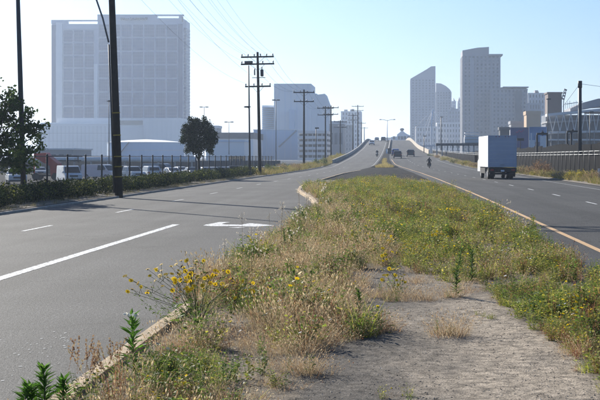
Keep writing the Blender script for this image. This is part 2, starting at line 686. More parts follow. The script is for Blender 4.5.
# road paint, sheets 4 mm above the asphalt
PAINT = 0.004
ribbon('lane_line', lambda y: -6.62 + 0 * y, lambda y: -6.40 + 0 * y, np.arange(-12, 41.2, 2.0), MT['white_paint'], PAINT)
for k in range(-2, 16):
    y0 = 36.4 + 12.2 * k
    if y0 < 5:
        continue
    off = lambda y: -10.12 + np.interp(y, [100, 228, 300, 540], [0, 1.6, 2.1, 2.3])
    ribbon('lane_dash', off, lambda y: off(y) + 0.12, [y0, y0 + 1.5, y0 + 3.05], MT['white_paint' if y0 < 52 else 'worn_paint'], PAINT)
XY = lambda y: XRI(y) + np.interp(y, [0, 60, 110, 200, 260], [1.12, 1.12, .95, .8, .5])
ribbon('yellow_line', XY, lambda y: XY(y) + 0.15, np.arange(8, 300, 3.0), MT['yellow_paint'], PAINT)
RD = lambda y: XY(y) + np.interp(y, [0, 60, 84, 160, 300, 540], [4.15, 4.2, 4.15, 3.9, 3.6, 3.5])
for k in range(-3, 26):
    y0 = 57.2 + 12.25 * k
    ribbon('lane_dash', RD, lambda y: RD(y) + 0.11, [y0, y0 + 1.5, y0 + 3.05], MT['white_paint' if y0 < 100 else 'worn_paint'], PAINT)
ribbon('edge_line', lambda y: XRO(y) - 1.55, lambda y: XRO(y) - 1.45, np.arange(40, 300, 4.0), MT['worn_paint'], PAINT)
ribbon('edge_line', lambda y: XLO(y) + 1.35, lambda y: XLO(y) + 1.46, np.arange(150, 520, 5.0), MT['worn_paint'], PAINT)
ribbon('edge_line', lambda y: XLI(y) - 0.55, lambda y: XLI(y) - 0.43, np.arange(235, 520, 5.0), MT['worn_paint'], PAINT)

# painted turn arrow (worn), stem away from the camera, head towards +x
arrow = [(-5.62, 39.35), (-5.62, 39.9), (-5.52, 40.7), (-5.42, 41.45), (-5.08, 41.45), (-5.2, 40.75), (-5.2, 40.25), (-5.05, 39.95), (-4.55, 39.85),
         (-4.42, 40.75), (-4.1, 40.35), (-3.55, 39.35), (-4.05, 38.75), (-4.5, 38.95), (-4.8, 39.0), (-5.3, 38.95)]
V = [(x, y, PAINT) for x, y in arrow]
MBa = MB()
MBa.add(V, [tuple(range(len(V)))[::-1]])
MBa.add([(x, y, PAINT) for x, y in ((-4.75, 38.15), (-4.45, 38.0), (-4.25, 38.25), (-4.5, 38.4))], [(0, 1, 2, 3)])
tag(recalc(MBa.build('turn_arrow', MT['white_paint'])), kind='structure')

# pale paint chips and gum on the asphalt
mbl = MB()
for _ in range(80):
    px, py = random.choice([(random.gauss(22, 9), random.gauss(350, 7)), (random.gauss(62, 7), random.gauss(338, 4)), (random.uniform(0, 190), random.uniform(270, 385)), (random.gauss(45, 30), random.gauss(365, 12))])
    Y = EYE * FPX / max(40, (py - HY))
    X = PXX(px, Y)
    if X > -2.95:
        continue
    r = random.choice([.006, .008, .011, .016])
    n = 6
    sq = random.uniform(.6, 1.5)
    mbl.add([(X + r * sq * random.uniform(.4, 1.2) * math.cos(2 * PI * k / n), Y + 1.6 * r * random.uniform(.5, 1.2) * math.sin(2 * PI * k / n), PAINT) for k in range(n)], [tuple(range(n))])
tag(mbl.build('paint_chips', MT['chips']), kind='stuff')

# ------------------------------------------------------------------ left verge with its kerb
kl = tag(thing('roadside_kerb', None, None), kind='structure')
step = 3.0
proto = None
for y in np.arange(20, 228, step):
    mb = MB()
    a, b = y + 0.012, y + step - 0.012
    for yy in (a, b):
        x = float(XLO(yy)); z = float(ZR(yy))
        mb.v += [(x - .16, yy, z - .05), (x - .16, yy, z + .09), (x - .02, yy, z + .09), (x + .002, yy, z + .065), (x + .002, yy, z - .05)]
    mb.f += [(i, i + 5, (i + 1) % 5 + 5, (i + 1) % 5) for i in range(5)] + [(4, 3, 2, 1, 0), (5, 6, 7, 8, 9)]
    mb.sm = [False] * 7
    mb.build('kerb_stone', MT['kerb_grey'], kl)
ys = np.arange(15, 262, 3.0)
V, F = [], []
for y in ys:
    x = float(XLO(y)); z = float(ZR(y))
    for k, (dx, dz) in enumerate(((-.16, .115), (-1.0, .13), (-2.2, .16), (-4.2, .15), (-6.2, -.5), (-7.4, -1.1))):
        V.append((x + dx + (random.uniform(-.1, .1) if 0 < k < 5 else 0), y, (z if k < 5 else 0) + dz + (random.uniform(-.03, .03) if 0 < k < 5 else 0)))
for i in range(len(ys) - 1):
    for k in range(5):
        F.append((i * 6 + k + 1, i * 6 + k, (i + 1) * 6 + k, (i + 1) * 6 + k + 1))
tag(obj_np('verge', V, F, MT['earth'], smooth=True), kind='structure')
# right verge
V, F = [], []
ys = np.arange(30, 372, 3.0)
for y in ys:
    x = float(XRO(y)); z = float(ZR(y))
    for k, (dx, dz) in enumerate(((0, .02), (.5, .1), (1.6, .2), (3.0, .2), (5.0, -.1))):
        V.append((x + dx + (random.uniform(-.12, .12) if k else 0), y, (z if k < 4 else 0) + dz))
for i in range(len(ys) - 1):
    for k in range(4):
        F.append((i * 5 + k, i * 5 + k + 1, (i + 1) * 5 + k + 1, (i + 1) * 5 + k))
tag(obj_np('verge', V, F, MT['earth'], smooth=True), kind='structure')

# overpass: parapets and side walls
br = tag(thing('overpass', None, None), kind='structure')
wall_ribbon('parapet', lambda y: XLO(y) - .3, .28, np.arange(262, 900, 6.0), -0.1, .7, MT['concrete'], br)
wall_ribbon('side_wall', lambda y: XLO(y) - .5, .45, np.arange(262, 900, 6.0), -1.2, -0.12, MT['concrete'], br)
wall_ribbon('parapet', lambda y: XRO(y) + .02, .3, np.arange(366, 900, 6.0), -0.1, 1.15, MT['concrete_warm'], br)
wall_ribbon('side_wall', lambda y: XRO(y) + .05, .5, np.arange(366, 900, 6.0), -1.2, -0.12, MT['concrete'], br)
wall_ribbon('median_wall', lambda y: XRI(y) - .55, .3, np.arange(372, 900, 6.0), 0.08, .55, MT['concrete'], br)

# ------------------------------------------------------------------ median island
def path_px():
    return [(292, 560), (298, 400), (290, 374), (318, 347), (384, 335), (356, 300), (345, 272), (400, 266), (445, 282), (480, 285), (522, 322), (560, 345), (598, 382), (690, 560)]


PATH = [(PXX(px, (EYE - .1) * FPX / (py - HY)), (EYE - .1) * FPX / (py - HY)) for px, py in path_px()]


def in_poly(x, y, poly):
    r = np.zeros(x.shape, bool)
    n = len(poly)
    for i in range(n):
        x0, y0 = poly[i]
        x1, y1 = poly[(i + 1) % n]
        c = ((y0 > y) != (y1 > y)) & (x < (x1 - x0) * (y - y0) / (y1 - y0 + 1e-9) + x0)
        r ^= c
    return r


def median_z(X, Y):
    return 0.09 + 0.05 * (fbm(X * 1.3, Y * .9, 3) - .5) + 0.025 * (fbm(X * 7, Y * 5, 9) - .5)


def median_mesh():
    ys = np.concatenate([np.arange(6, 30, .12), np.arange(30, 112, .5)])
    nx = 64
    t = np.linspace(0, 1, nx)
    L = XLI(ys)[:, None]
    R = XRI(ys)[:, None] + 0.05
    X = L + 0.17 + (R - L - 0.17) * t[None, :]
    Y = np.repeat(ys[:, None], nx, 1)
    Z = median_z(X, Y)
    Z[:, -1] = -0.01
    Z[:, -2] = 0.03
    Z[-1, :] = -0.01
    g = in_poly(X, Y, PATH)
    pale = np.array((.35, .29, .22))
    dark = np.array((.12, .105, .088))
    soil = np.array((.19, .155, .115))
    u = CX + FPX * X / Y
    mix = np.clip((u - 370 + 120 * (fbm(X * 1.2, Y * .8, 21) - .5)) / 110, 0, 1) * np.clip(1.55 - np.abs(fbm(X * 2.2, Y * .7, 33) - .5) * 3.6, 0, 1)
    c = dark * (1 - mix[..., None]) + pale * mix[..., None]
    c = np.where(g[..., None], c, soil)
    F = []
    n = len(ys)
    i, j = np.meshgrid(np.arange(n - 1), np.arange(nx - 1), indexing='ij')
    a = (i * nx + j).ravel()
    F = np.stack([a, a + 1, a + nx + 1, a + nx], 1)
    o = obj_np('median', np.stack([X, Y, Z], -1).reshape(-1, 3), F, MT['dirt'], c.reshape(-1, 3), smooth=True)
    tag(o, kind='structure')


median_mesh()
mk = tag(thing('median_kerb', None, None), kind='structure')
yy = [y for y in np.arange(8, 60, 2.4)] + [60, 64, 68, 72, 75, 78, 82, 87, 92, 98, 105, 112, 120, 130, 140, 150, 160, 172, 184, 196, 208]
for a, b in zip(yy[:-1], yy[1:]):
    mb = MB()
    for y in (a + .012, b - .012):
        x = float(XLI(y))
        zz = random.uniform(-.008, .008) - (.04 if y > 112 else 0)
        mb.v += [(x, y, -.05), (x + .018, y, .12 + zz), (x + .04, y, .135 + zz), (x + .19, y, .135 + zz), (x + .20, y, -.05)]
    mb.f += [(i, i + 5, (i + 1) % 5 + 5, (i + 1) % 5) for i in range(5)] + [(4, 3, 2, 1, 0), (5, 6, 7, 8, 9)]
    mb.sm = [False] * 7
    recalc(mb.build('kerb_stone', MT['kerb'], mk))


# ------------------------------------------------------------------ buildings
def px_poly(pts, Y):
    return [(PXX(a, Y), PZZ(b, Y)) for a, b in pts]


def tower(name, label, cat, p0, p1, ptop, Y, depth, nf, nb, wall, glass, base=-1.0, top_poly=None, pier=0.5, band=0.45, group=None, skip=0):
    """A building with set-back window strips between real floor bands and piers on the front and left faces."""
    x0, x1, z1 = PXX(p0, Y), PXX(p1, Y), PZZ(ptop, Y)
    root = thing(name, label, cat, ((x0 + x1) / 2, Y, base), 0, group)
    w, h = x1 - x0, z1 - base
    mb = MB()
    mb.box(-w / 2 + .6, w / 2 - .6, .6, depth - .6, 0, h - .3)
    mb.build('wall', wall, root)
    fh = h / nf
    lo = skip
    mb = MB()
    mb.box(-w / 2 + .35, w / 2 - .35, .35, depth - .35, fh * band, fh * 1.0)
    win = mb.mesh('window', glass)
    win2 = mb.mesh('window', MT['tower_glass_pale'])
    mb = MB()
    mb.box(-w / 2, w / 2, 0, depth, 0, fh * band)
    bnd = mb.mesh('floor_band', wall)
    for i in range(lo, nf):
        place(bpy.data.objects.new('window', win if (i * 7 + nf) % 5 else win2), root, (0, 0, i * fh - .001))
        place(bpy.data.objects.new('floor_band', bnd), root, (0, 0, i * fh))
    mb = MB()
    pw = w / nb * pier
    mb.box(-pw / 2, pw / 2, -.25, .3, lo * fh, h)
    pm = mb.mesh('pier', wall)
    for k in range(nb + 1):
        place(bpy.data.objects.new('pier', pm), root, (-w / 2 + pw / 2 + (w - pw) * k / nb, 0, 0))
    nd = max(2, int(round(depth / (w / nb))))
    mb = MB()
    mb.box(-.25, .3, -pw / 2, pw / 2, lo * fh, h)
    sm_ = mb.mesh('pier', wall)
    side = -w / 2 if (p0 + p1) / 2 > CX else w / 2
    for k in range(1, nd + 1):
        place(bpy.data.objects.new('pier', sm_), root, (side, depth * k / nd - pw / 2, 0))
    mb = MB()
    if top_poly:
        pts = [(x - (x0 + x1) / 2, z - base) for x, z in px_poly(top_poly, Y)]
        mb.face_front(pts, 0.2, depth * .9)
        recalc(mb.build('roof', wall, root))
    else:
        mb.box(-w / 2 - .2, w / 2 + .2, -.3, depth + .2, h, h + max(.8, fh * .3))
        mb.build('roof', wall, root)
    if nf > 10:
        for q in range(3):
            a = random.uniform(-w * .38, w * .2)
            mb = MB(); mb.box(a, a + w * random.uniform(.08, .2), depth * .3, depth * .7, h, h + random.uniform(2, 4.5)); mb.build('roof_plant', MT['grey_wall'], root)
    return root


def rel_box(mb, p0, p1, t, b, Y, y0, y1, ox=0.0, oz=0.0):
    """A box whose front face spans the given photo extents at distance Y."""
    return mb.box(PXX(p0, Y) - ox, PXX(p1, Y) - ox, y0, y1, PZZ(b, Y) - oz, PZZ(t, Y) - oz)


MT['tower_glass_pale'] = mat('tower_glass_pale', (0.11, 0.14, 0.19), 0.2, var=0.3, scale=0.1, spec=0.6)
MT['hotel_glass_pale'] = mat('hotel_glass_pale', (0.045, 0.085, 0.21), 0.4, var=0.25, scale=0.09, spec=0.15)
MT['hotel_mullion'] = mat('hotel_mullion', (.07, .11, .22), .6, var=.05, scale=.05)
MT['stadium_wall'] = mat('stadium_wall', (.16, .18, .22), .8, var=.25, scale=.3)
# hotel, about 1.1 km away --------------------------------------------------
HYD = 1090.0
hx, hz = PXX(118, HYD), -1.0
hotel = thing('hotel_tower', 'wide glass hotel slab with a gridded facade and lettering near its roof', 'hotel', (hx, HYD, hz))


def HB(p0, p1, t, b, y0, y1):
    mb = MB()
    return rel_box(mb, p0, p1, t, b, HYD, y0, y1, hx, hz)


HB(52, 98, 29, 160, 1.0, 26).build('wall', MT['hotel_frame'], hotel)
HB(98, 183.2, 20.5, 160, -1.4, 26).build('wall', MT['hotel_frame'], hotel)
mb = MB()
rel_box(mb, 51.5, 56, 25, 158, HYD, -.2, .98, hx, hz)
mb.build('corner_bay', MT['hotel_glass'], hotel)
HB(56.2, 62.3, 22.5, 158, -.9, .9).build('lift_shaft', MT['pale_wall'], hotel)
HB(94.5, 98, 64, 158, -2.2, .9).build('pilaster', MT['pale_wall'], hotel)
# roof frame with the long slot where the sky shows
mb = MB()
rel_box(mb, 51.2, 98, 19.8, 21.2, HYD, 0, 2.0, hx, hz)
rel_box(mb, 51.2, 68, 21.2, 23.8, HYD, 0, 3, hx, hz)
rel_box(mb, 51.5, 98, 23.8, 29, HYD, .5, 22, hx, hz)
mb.build('roof', MT['hotel_frame'], hotel)
mb = MB()
rel_box(mb, 98, 184.2, 14.6, 16.2, HYD, -2.2, -.2, hx, hz)
rel_box(mb, 98, 157, 16.2, 18.3, HYD, -2.0, 3, hx, hz)
rel_box(mb, 179.2, 182.6, 16.2, 18.3, HYD, -2.0, 3, hx, hz)
rel_box(mb, 98, 183.2, 18.3, 20.5, HYD, -2.0, 22, hx, hz)
mb.build('roof', MT['hotel_frame'], hotel)
mb = MB()
rel_box(mb, 182.2, 183.6, 17, 22, HYD, -2.4, -1.5, hx, hz)
mb.build('roof_beacon', MT['dark_grey'], hotel)


def hotel_grid(p0, p1, cols, t, b, rows, yf):
    bw, bh = (p1 - p0) / cols, (b - t) / rows
    W_, H_ = bw * HYD / FPX, bh * HYD / FPX
    mb = MB()
    mb.box(-W_ / 2 + .65, W_ / 2 - .65, -.05, .25, -H_ / 2 + .6, H_ / 2 - .6)
    pane = [mb.mesh('glass_panel', MT['hotel_glass']), mb.mesh('glass_panel', MT['hotel_glass_pale'])]
    mb = MB()
    for k in range(1, 4):                                       # three floor lines and thin mullions in each bay
        z = -H_ / 2 + H_ * k / 4
        mb.box(-W_ / 2 + .66, W_ / 2 - .66, -.25, -.06, z - .2, z + .2)
    for k in range(1, 6):
        x = -W_ / 2 + W_ * k / 6
        mb.box(x - .12, x + .12, -.32, -.26, -H_ / 2 + .62, H_ / 2 - .62)
    mul = mb.mesh('mullion', MT['hotel_mullion'])
    for i in range(cols):
        for j in range(rows):
            x, z = PXX(p0 + bw * (i + .5), HYD) - hx, PZZ(t + bh * (j + .5), HYD) - hz
            g = place(bpy.data.objects.new('glass_panel', pane[random.random() < .3]), hotel, (x, yf, z))
            place(bpy.data.objects.new('mullion', mul), g)


hotel_grid(62.6, 94.4, 3, 29.5, 119, 7, .5)
hotel_grid(98.6, 178, 7, 24, 119, 7, -1.9)
HB(178.3, 183.0, 24, 158, -1.9, -1.42).build('corner_bay', MT['hotel_glass'], hotel)
mb = MB()
for k in range(30):
    z = PZZ(27 + 3.3 * k, HYD) - hz
    mb.box(PXX(183.2, HYD) - hx, PXX(185.6, HYD) - hx, 3, 24, z - 2.0, z - .3)
mb.build('side_balcony', MT['hotel_glass'], hotel)['kind'] = 'stuff'
HB(183.2, 185.2, 20, 158, 5, 25).build('side_wall', MT['hotel_frame'], hotel)


def lettering(text, width, m, parent, loc, depth=.15):
    """Block letters standing upright, facing the camera, as one part."""
    cu = bpy.data.curves.new('sign_lettering', 'FONT')
    cu.body = text
    cu.extrude = depth
    cu.align_x = 'CENTER'
    tmp = bpy.data.objects.new('sign_lettering', cu)
    COL.objects.link(tmp)
    bpy.context.view_layer.update()
    me = bpy.data.meshes.new_from_object(tmp.evaluated_get(bpy.context.evaluated_depsgraph_get()))
    w = tmp.dimensions.x
    bpy.data.objects.remove(tmp)
    s = width / w
    me.transform(Matrix.Rotation(PI / 2, 4, 'X') @ Matrix.Scale(s, 4))
    me.materials.clear()
    me.materials.append(m)
    return place(bpy.data.objects.new('sign_lettering', me), parent, loc)


lettering('Hilton BAYFRONT', 26.5 * HYD / FPX, MT['dark_grey'], hotel, (PXX(135, HYD) - hx, -2.2, PZZ(20.3, HYD) - hz), 1.0)

# hotel podium ---------------------------------------------------------------
PD = 1000.0
pod = thing('hotel_podium', 'pale windowless podium block spread under the glass hotel slab', 'building', (PXX(110, PD), PD, -1))
ox, oz = PXX(110, PD), -1.0
mb = MB(); rel_box(mb, 38, 112, 124, 162, PD, 0, 40, ox, oz); mb.build('wall', MT['pale_wall'], pod)
mb = MB(); rel_box(mb, 53, 178, 117.5, 162, PD, 12, 60, ox, oz); mb.build('wall', MT['pale_wall'], pod)
mb = MB(); rel_box(mb, 40, 110, 122.6, 123.9, PD, .4, 11.5, ox, oz); mb.build('roof', MT['white_wall'], pod)
mb = MB()
cxp, rp = PXX(160, PD) - ox, 20 * PD / FPX
mb.slab([(cxp + rp * math.cos(a), 12 + rp * .8 * math.sin(a)) for a in np.linspace(PI, 2 * PI, 14)], 0, PZZ(118.5, PD) - oz)
mb.build('rotunda', MT['pale_wall'], pod)
mb = MB(); mb.box(-3, 3, -.4, .4, -1.6, 1.6)
wm = mb.mesh('window', MT['dark_grey'])
for k in range(7):
    place(bpy.data.objects.new('window', wm), pod, (PXX(113.5 + 4.6 * k, PD) - ox, 11.7, PZZ(122.2, PD) - oz))

mb = MB()
for k in range(18):
    p = 41 + 4 * k
    rel_box(mb, p, p + .25, 126, 160, PD, -.12, .01, ox, oz)
for z in (133, 141):
    rel_box(mb, 38, 112, z, z + .2, PD, -.1, .01, ox, oz)
mb.build('wall_joint', MT['grey_wall'], pod)['kind'] = 'stuff'

# white storage tank ----------------------------------------------------------
TY = 470.0
tank = thing('storage_tank', 'low wide white storage tank with a shallow cone roof before the podium', 'tank', (PXX(139, TY), TY + 13, -1))
r = 39 * TY / FPX
zt = PZZ(142, TY) + 1
mb = MB(); n = 40
ring = [(r * math.cos(2 * PI * k / n), r * math.sin(2 * PI * k / n)) for k in range(n)]
mb.slab(ring, 0, zt); mb.build('shell', MT['blue_white_wall'], tank)
for q in (.33, .66, .97):
    mb = MB(); mb.slab([(x * 1.006, y * 1.006) for x, y in ring], zt * q - .06, zt * q + .06); mb.build('hoop', MT['pale_wall'], tank)
mb = MB()
V = [(x * 1.01, y * 1.01, zt + .02) for x, y in ring] + [(x * .5, y * .5, zt + .75) for x, y in ring] + [(0, 0, zt + 1.1)]
Fq = [(k, (k + 1) % n, n + (k + 1) % n, n + k) for k in range(n)] + [(n + k, n + (k + 1) % n, 2 * n) for k in range(n)]
mb.add(V, Fq); mb.build('roof', MT['white_wall'], tank)
mb = MB()
for k in range(18):
    a0, a1 = PI * 1.25 + k * .03, PI * 1.25 + (k + 1) * .03
    z0 = zt * k / 18
    mb.bar(((r + .3) * math.cos(a0), (r + .3) * math.sin(a0), z0), ((r + .3) * math.cos(a1), (r + .3) * math.sin(a1), z0 + zt / 18), .5, .12)
mb.build('stair', MT['grey_wall'], tank)['kind'] = 'stuff'
# smaller pale tank by the podium corner
tk2 = thing('storage_tank', 'slim pale tank wall showing in the gap left of the round dark tree', 'tank', (PXX(186, 520), 528, -1))
mb = MB(); r2 = 5 * 520 / FPX
mb.slab([(r2 * math.cos(2 * PI * k / 24), r2 * math.sin(2 * PI * k / 24)) for k in range(24)], 0, PZZ(146, 520) + 1); mb.build('shell', MT['white_wall'], tk2)
mb = MB(); mb.slab([((r2 + .15) * math.cos(2 * PI * k / 24), (r2 + .15) * math.sin(2 * PI * k / 24)) for k in range(24)], PZZ(146, 520) + 1.0, PZZ(146, 520) + 1.35); mb.build('rim', MT['grey_wall'], tk2)

# long pale pipeline on a dark wall behind the parked vans --------------------
PY_ = 262.0
pl = thing('pipeline', 'long white pipe running level along the dark wall behind the parked vans', 'pipeline', (PXX(120, PY_), PY_, 0))
mb = MB(); mb.tube([(PXX(20, PY_) - PXX(120, PY_), 0, 1.62), (PXX(196, PY_) - PXX(120, PY_), 0, 1.5)], .5, 12); mb.build('pipe', MT['white_wall'], pl)
mb = MB(); mb.box(-.14, .14, -.25, .25, -1.1, 1.36)
sup = mb.mesh('support', MT['galv'])
for k in range(11):
    place(bpy.data.objects.new('support', sup), pl, (PXX(24 + 16.8 * k, PY_) - PXX(120, PY_), 0, 0))
yw = thing('yard_wall', 'dark grey retaining wall under the long white pipe', 'wall', (PXX(120, 264), 264, -1.06))
for k in range(24):
    mb = MB(); mb.box(.02, 2.62, 0, .3, 0, 2.35)
    if k == 0:
        wmh = mb.mesh('wall_panel', MT['dark_grey'])
    place(bpy.data.objects.new('wall_panel', wmh), yw, (-32 + 2.64 * k, 0, 0))

# low sheds ---------------------------------------------------------------------
def shed(name, label, p0, p1, t, Y, depth, wall, roof, nwin=0, base=-1.06, over=.3, rh=None):
    x0, x1, z1 = PXX(p0, Y), PXX(p1, Y), PZZ(t, Y)
    rt = thing(name, label, 'building', ((x0 + x1) / 2, Y, base))
    w, h = x1 - x0, z1 - base
    rh = rh or max(.35, h * .07)
    mb = MB(); mb.box(-w / 2, w / 2, 0, depth, 0, h - rh); mb.build('wall', wall, rt)
    mb = MB(); mb.box(-w / 2 - over, w / 2 + over, -over, depth + over, h - rh, h); mb.build('roof', roof, rt)
    if nwin:
        mb = MB(); ww = w / nwin
        mb.box(-ww * .32, ww * .32, -.1, .1, h * .45, h * .72)
        m_ = mb.mesh('window', MT['tower_glass'])
        for k in range(nwin):
            place(bpy.data.objects.new('window', m_), rt, (-w / 2 + ww * (k + .5), -.02, 0))
    return rt


shed('grey_shed', 'flat grey shed peeping over the red trailer beside the leafy tree', 34, 73, 148.3, 330, 20, MT['grey_wall'], MT['pale_wall'], 5)
shed('low_warehouse', 'long low white warehouse under a dark roof right of the round tree', 216, 253, 132.5, 560, 40, MT['white_wall'], MT['dark_grey'], 0, rh=2.6)
lb = shed('pump_house', 'small grey block just above the right edge of the round tree', 209, 218, 125.5, 700, 14, MT['grey_wall'], MT['pale_wall'], 2)
shed('white_shed', 'low white shed front under the dark warehouse roof', 206, 244, 140, 430, 18, MT['white_wall'], MT['blue_white_wall'], 0)
shed('site_office', 'small yellow hut with white roof behind the row of parked cars', 229, 243, 154.5, 300, 5, MT['tan_wall'], MT['white_wall'], 4)

# big white plant blocks at the end of the pole line --------------------------
plant = thing('processing_plant', 'cluster of tall blank white industrial blocks with stepped roofs behind the poles', 'building', (PXX(295, 760), 760, -1))
ox, oz = PXX(295, 760), -1.0
for p0, p1, t, y0, y1 in ((274, 311, 83.6, 0, 40), (311, 316, 93.0, 6, 40), (261.5, 274, 105, 4, 30)):
    mb = MB(); rel_box(mb, p0, p1, t, 160, 760, y0, y1, ox, oz); mb.build('wall', MT['white_wall'], plant)
mb = MB()
mb.face_front([(x - ox, z - oz) for x, z in px_poly([(316, 160), (316, 94), (324, 93), (328, 104), (328, 160)], 760)], 8, 36)
recalc(mb.build('wall', MT['white_wall'], plant))
mb = MB(); rel_box(mb, 262, 273.6, 0, .55, 760, -.3, 4.0, ox, 0); louv = mb.mesh('louvre', MT['blue_white_wall'])
for k in range(12):
    place(bpy.data.objects.new('louvre', louv), plant, (0, 0, -PZZ(0, 760) + PZZ(107 + 2 * k, 760) + 1))
mb = MB()
for p in (279, 285, 291, 297, 303, 308):
    rel_box(mb, p - .1, p + .1, 84.5, 158, 760, -.18, 0, ox, oz)
mb.build('wall_joint', MT['blue_white_wall'], plant)['kind'] = 'stuff'
mb = MB(); rel_box(mb, 290, 295, 110, 133, 760, -6, 0, ox, oz); mb.build('duct', MT['blue_white_wall'], plant)

bw = thing('blue_storage_hall', 'large pale blue hall with a bright left corner and a diagonal duct', 'building', (PXX(278, 600), 600, -1))
ox = PXX(278, 600)
mb = MB(); rel_box(mb, 253.5, 297.5, 130, 160, 600, 0, 30, ox, oz); mb.build('wall', MT['blue_white_wall'], bw)
mb = MB(); rel_box(mb, 253.2, 297.8, 129.4, 130, 600, -.3, 30.3, ox, oz); mb.build('roof', MT['white_wall'], bw)
mb = MB(); mb.bar((PXX(279, 600) - ox, -.4, PZZ(147, 600) + 1), (PXX(296.5, 600) - ox, -.4, PZZ(130.5, 600) + 1), .3, .6); mb.build('duct', MT['grey_wall'], bw)
mb = MB(); rel_box(mb, -.08, .08, 130.2, 158, 600, -.12, .01, PXX(0, 600), oz); jm = mb.mesh('wall_joint', MT['white_wall'])
for k in range(6):
    place(bpy.data.objects.new('wall_joint', jm), bw, (PXX(260 + 6.2 * k, 600) - ox, 0, 0))

deck = thing('parking_deck', 'open concrete parking deck with five stacked floor slabs behind the poles', 'building', (PXX(312, 560), 560, -1))
ox = PXX(312, 560)
mb = MB(); rel_box(mb, 297.8, 327, 131, 160, 560, 9, 26, ox, oz); mb.build('wall', MT['dark_grey'], deck)
mb = MB(); rel_box(mb, 297.6, 327.2, 0, 2.8, 560, 0, 26, ox, 0); sm2 = mb.mesh('floor_slab', MT['pale_wall'])
for k in range(6):
    place(bpy.data.objects.new('floor_slab', sm2), deck, (0, 0, -PZZ(0, 560) + PZZ(130.6 + 5.4 * k, 560) + 1))
mb = MB(); rel_box(mb, -.3, .3, 131, 160, 560, .3, 1.0, PXX(0, 560), oz); cm2 = mb.mesh('column', MT['pale_wall'])
for k in range(7):
    place(bpy.data.objects.new('column', cm2), deck, (PXX(298.4 + 4.7 * k, 560) - ox, 0, 0))

shed('grey_hall', 'grey hall filling the gap right of the open parking deck', 329, 343, 121, 640, 30, MT['grey_wall'], MT['pale_wall'], 3)
tower('hillside_block', 'distant pale tower with stepped top over the left parapet', 'building', 341, 361, 112.5, 1250, 25, 11, 6, MT['pale_wall'], MT['tower_glass'])
tower('apartment_block', 'lower grey block in front of the distant pale stepped tower', 'building', 336, 352, 126, 1000, 25, 8, 5, MT['grey_wall'], MT['tower_glass'])

# towers on the right -----------------------------------------------------------
tower('condominium_tower', 'tall grey twin tower with slanting roof, taller and left of the pair', 'tower', 410.5, 435.5, 79.5, 1300, 26, 30, 7, MT['tower_wall'], MT['tower_glass'],
      top_poly=[(410.5, 79.6), (410.5, 78.6), (427, 69), (431, 66.3), (435.5, 66), (435.5, 79.6)])
tower('condominium_tower', 'shorter grey twin tower with rounded roof behind the slanted one', 'tower', 436, 451.5, 92, 1340, 26, 26, 5, MT['tower_wall'], MT['tower_glass'],
      top_poly=[(436, 92.1), (436, 83), (441, 83.4), (446, 86), (450, 89.5), (451.5, 92.1)])
tower('office_block', 'pale slim tower seen in the gap left of the big tower', 'tower', 451.8, 456, 102, 1450, 20, 18, 2, MT['pale_wall'], MT['tower_glass'])
tower('office_block', 'pale narrow block touching the left side of the big tower', 'tower', 458.5, 463, 100, 1450, 20, 18, 2, MT['pale_wall'], MT['tower_glass'])
tower('office_block', 'mid height grey block at the foot of the twin towers', 'building', 448, 464, 111.5, 1250, 20, 12, 5, MT['tower_wall'], MT['tower_glass'])
tower('office_block', 'low broad pale block below the twin towers above the fence', 'building', 437, 470, 124, 1100, 25, 7, 11, MT['pale_wall'], MT['tower_glass'])
tower('office_block', 'low pale block at the twin towers between mast and parapet', 'building', 416, 436.6, 128, 1060, 25, 6, 7, MT['pale_wall'], MT['tower_glass'])
big = tower('residential_tower', 'biggest brown grey tower with a taller left bay and jutting roof', 'tower', 462.5, 500.5, 56, 950, 30, 28, 9, MT['tower_tan'], MT['tower_glass'],
            top_poly=[(462.5, 56.1), (462.5, 50.3), (477, 47.6), (489, 46.8), (489, 56.1)])
oxb = PXX(481.5, 950)
mb = MB(); rel_box(mb, 488, 502.5, 54.2, 55.6, 950, -3, 30, oxb, -1); mb.build('roof_canopy', MT['grey_wall'], big)
mb = MB(); rel_box(mb, 470, 474, 58, 160, 950, -1.4, .1, oxb, -1); mb.build('corner_bay', MT['tower_wall'], big)
wing = tower('residential_wing', 'lower apartment wing with flat penthouse canopy joined below the big tower', 'building', 491.5, 527.5, 90, 930, 25, 18, 9, MT['tower_tan'], MT['tower_glass'])
oxb = PXX(509.5, 930)
mb = MB(); rel_box(mb, 513, 526, 87.6, 89.5, 930, 2, 20, oxb, -1); mb.build('penthouse', MT['tower_glass'], wing)
mb = MB(); rel_box(mb, 503, 528.5, 86.6, 87.6, 930, -2, 24, oxb, -1); mb.build('roof_canopy', MT['grey_wall'], wing)
mb = MB(); rel_box(mb, 515, 521, 91, 160, 930, -2.2, 0, oxb, -1); mb.build('corner_bay', MT['tower_glass'], wing)
tower('office_block', 'wide pale grey block between apartment wing and brown stadium tower', 'building', 528, 548, 94.5, 1000, 25, 12, 6, MT['pale_wall'], MT['tower_glass'])
tower('office_block', 'small grey block with big windows right behind the tan box building', 'building', 528.5, 541, 105, 900, 20, 8, 4, MT['tower_wall'], MT['tower_glass'])
shed('tan_block', 'tan box shaped building above the blue billboard', 526.5, 540.5, 111, 600, 12, MT['tan_wall'], MT['tan_wall'], 0)
shed('tan_annex', 'low brownish block left of the tan box building', 511, 526, 121, 620, 12, MT['tower_tan'], MT['tower_tan'], 5)
shed('dark_kiosk', 'dark square block left of the blue billboard', 500, 509.5, 127, 420, 5, MT['dark_grey'], MT['dark_grey'], 2)

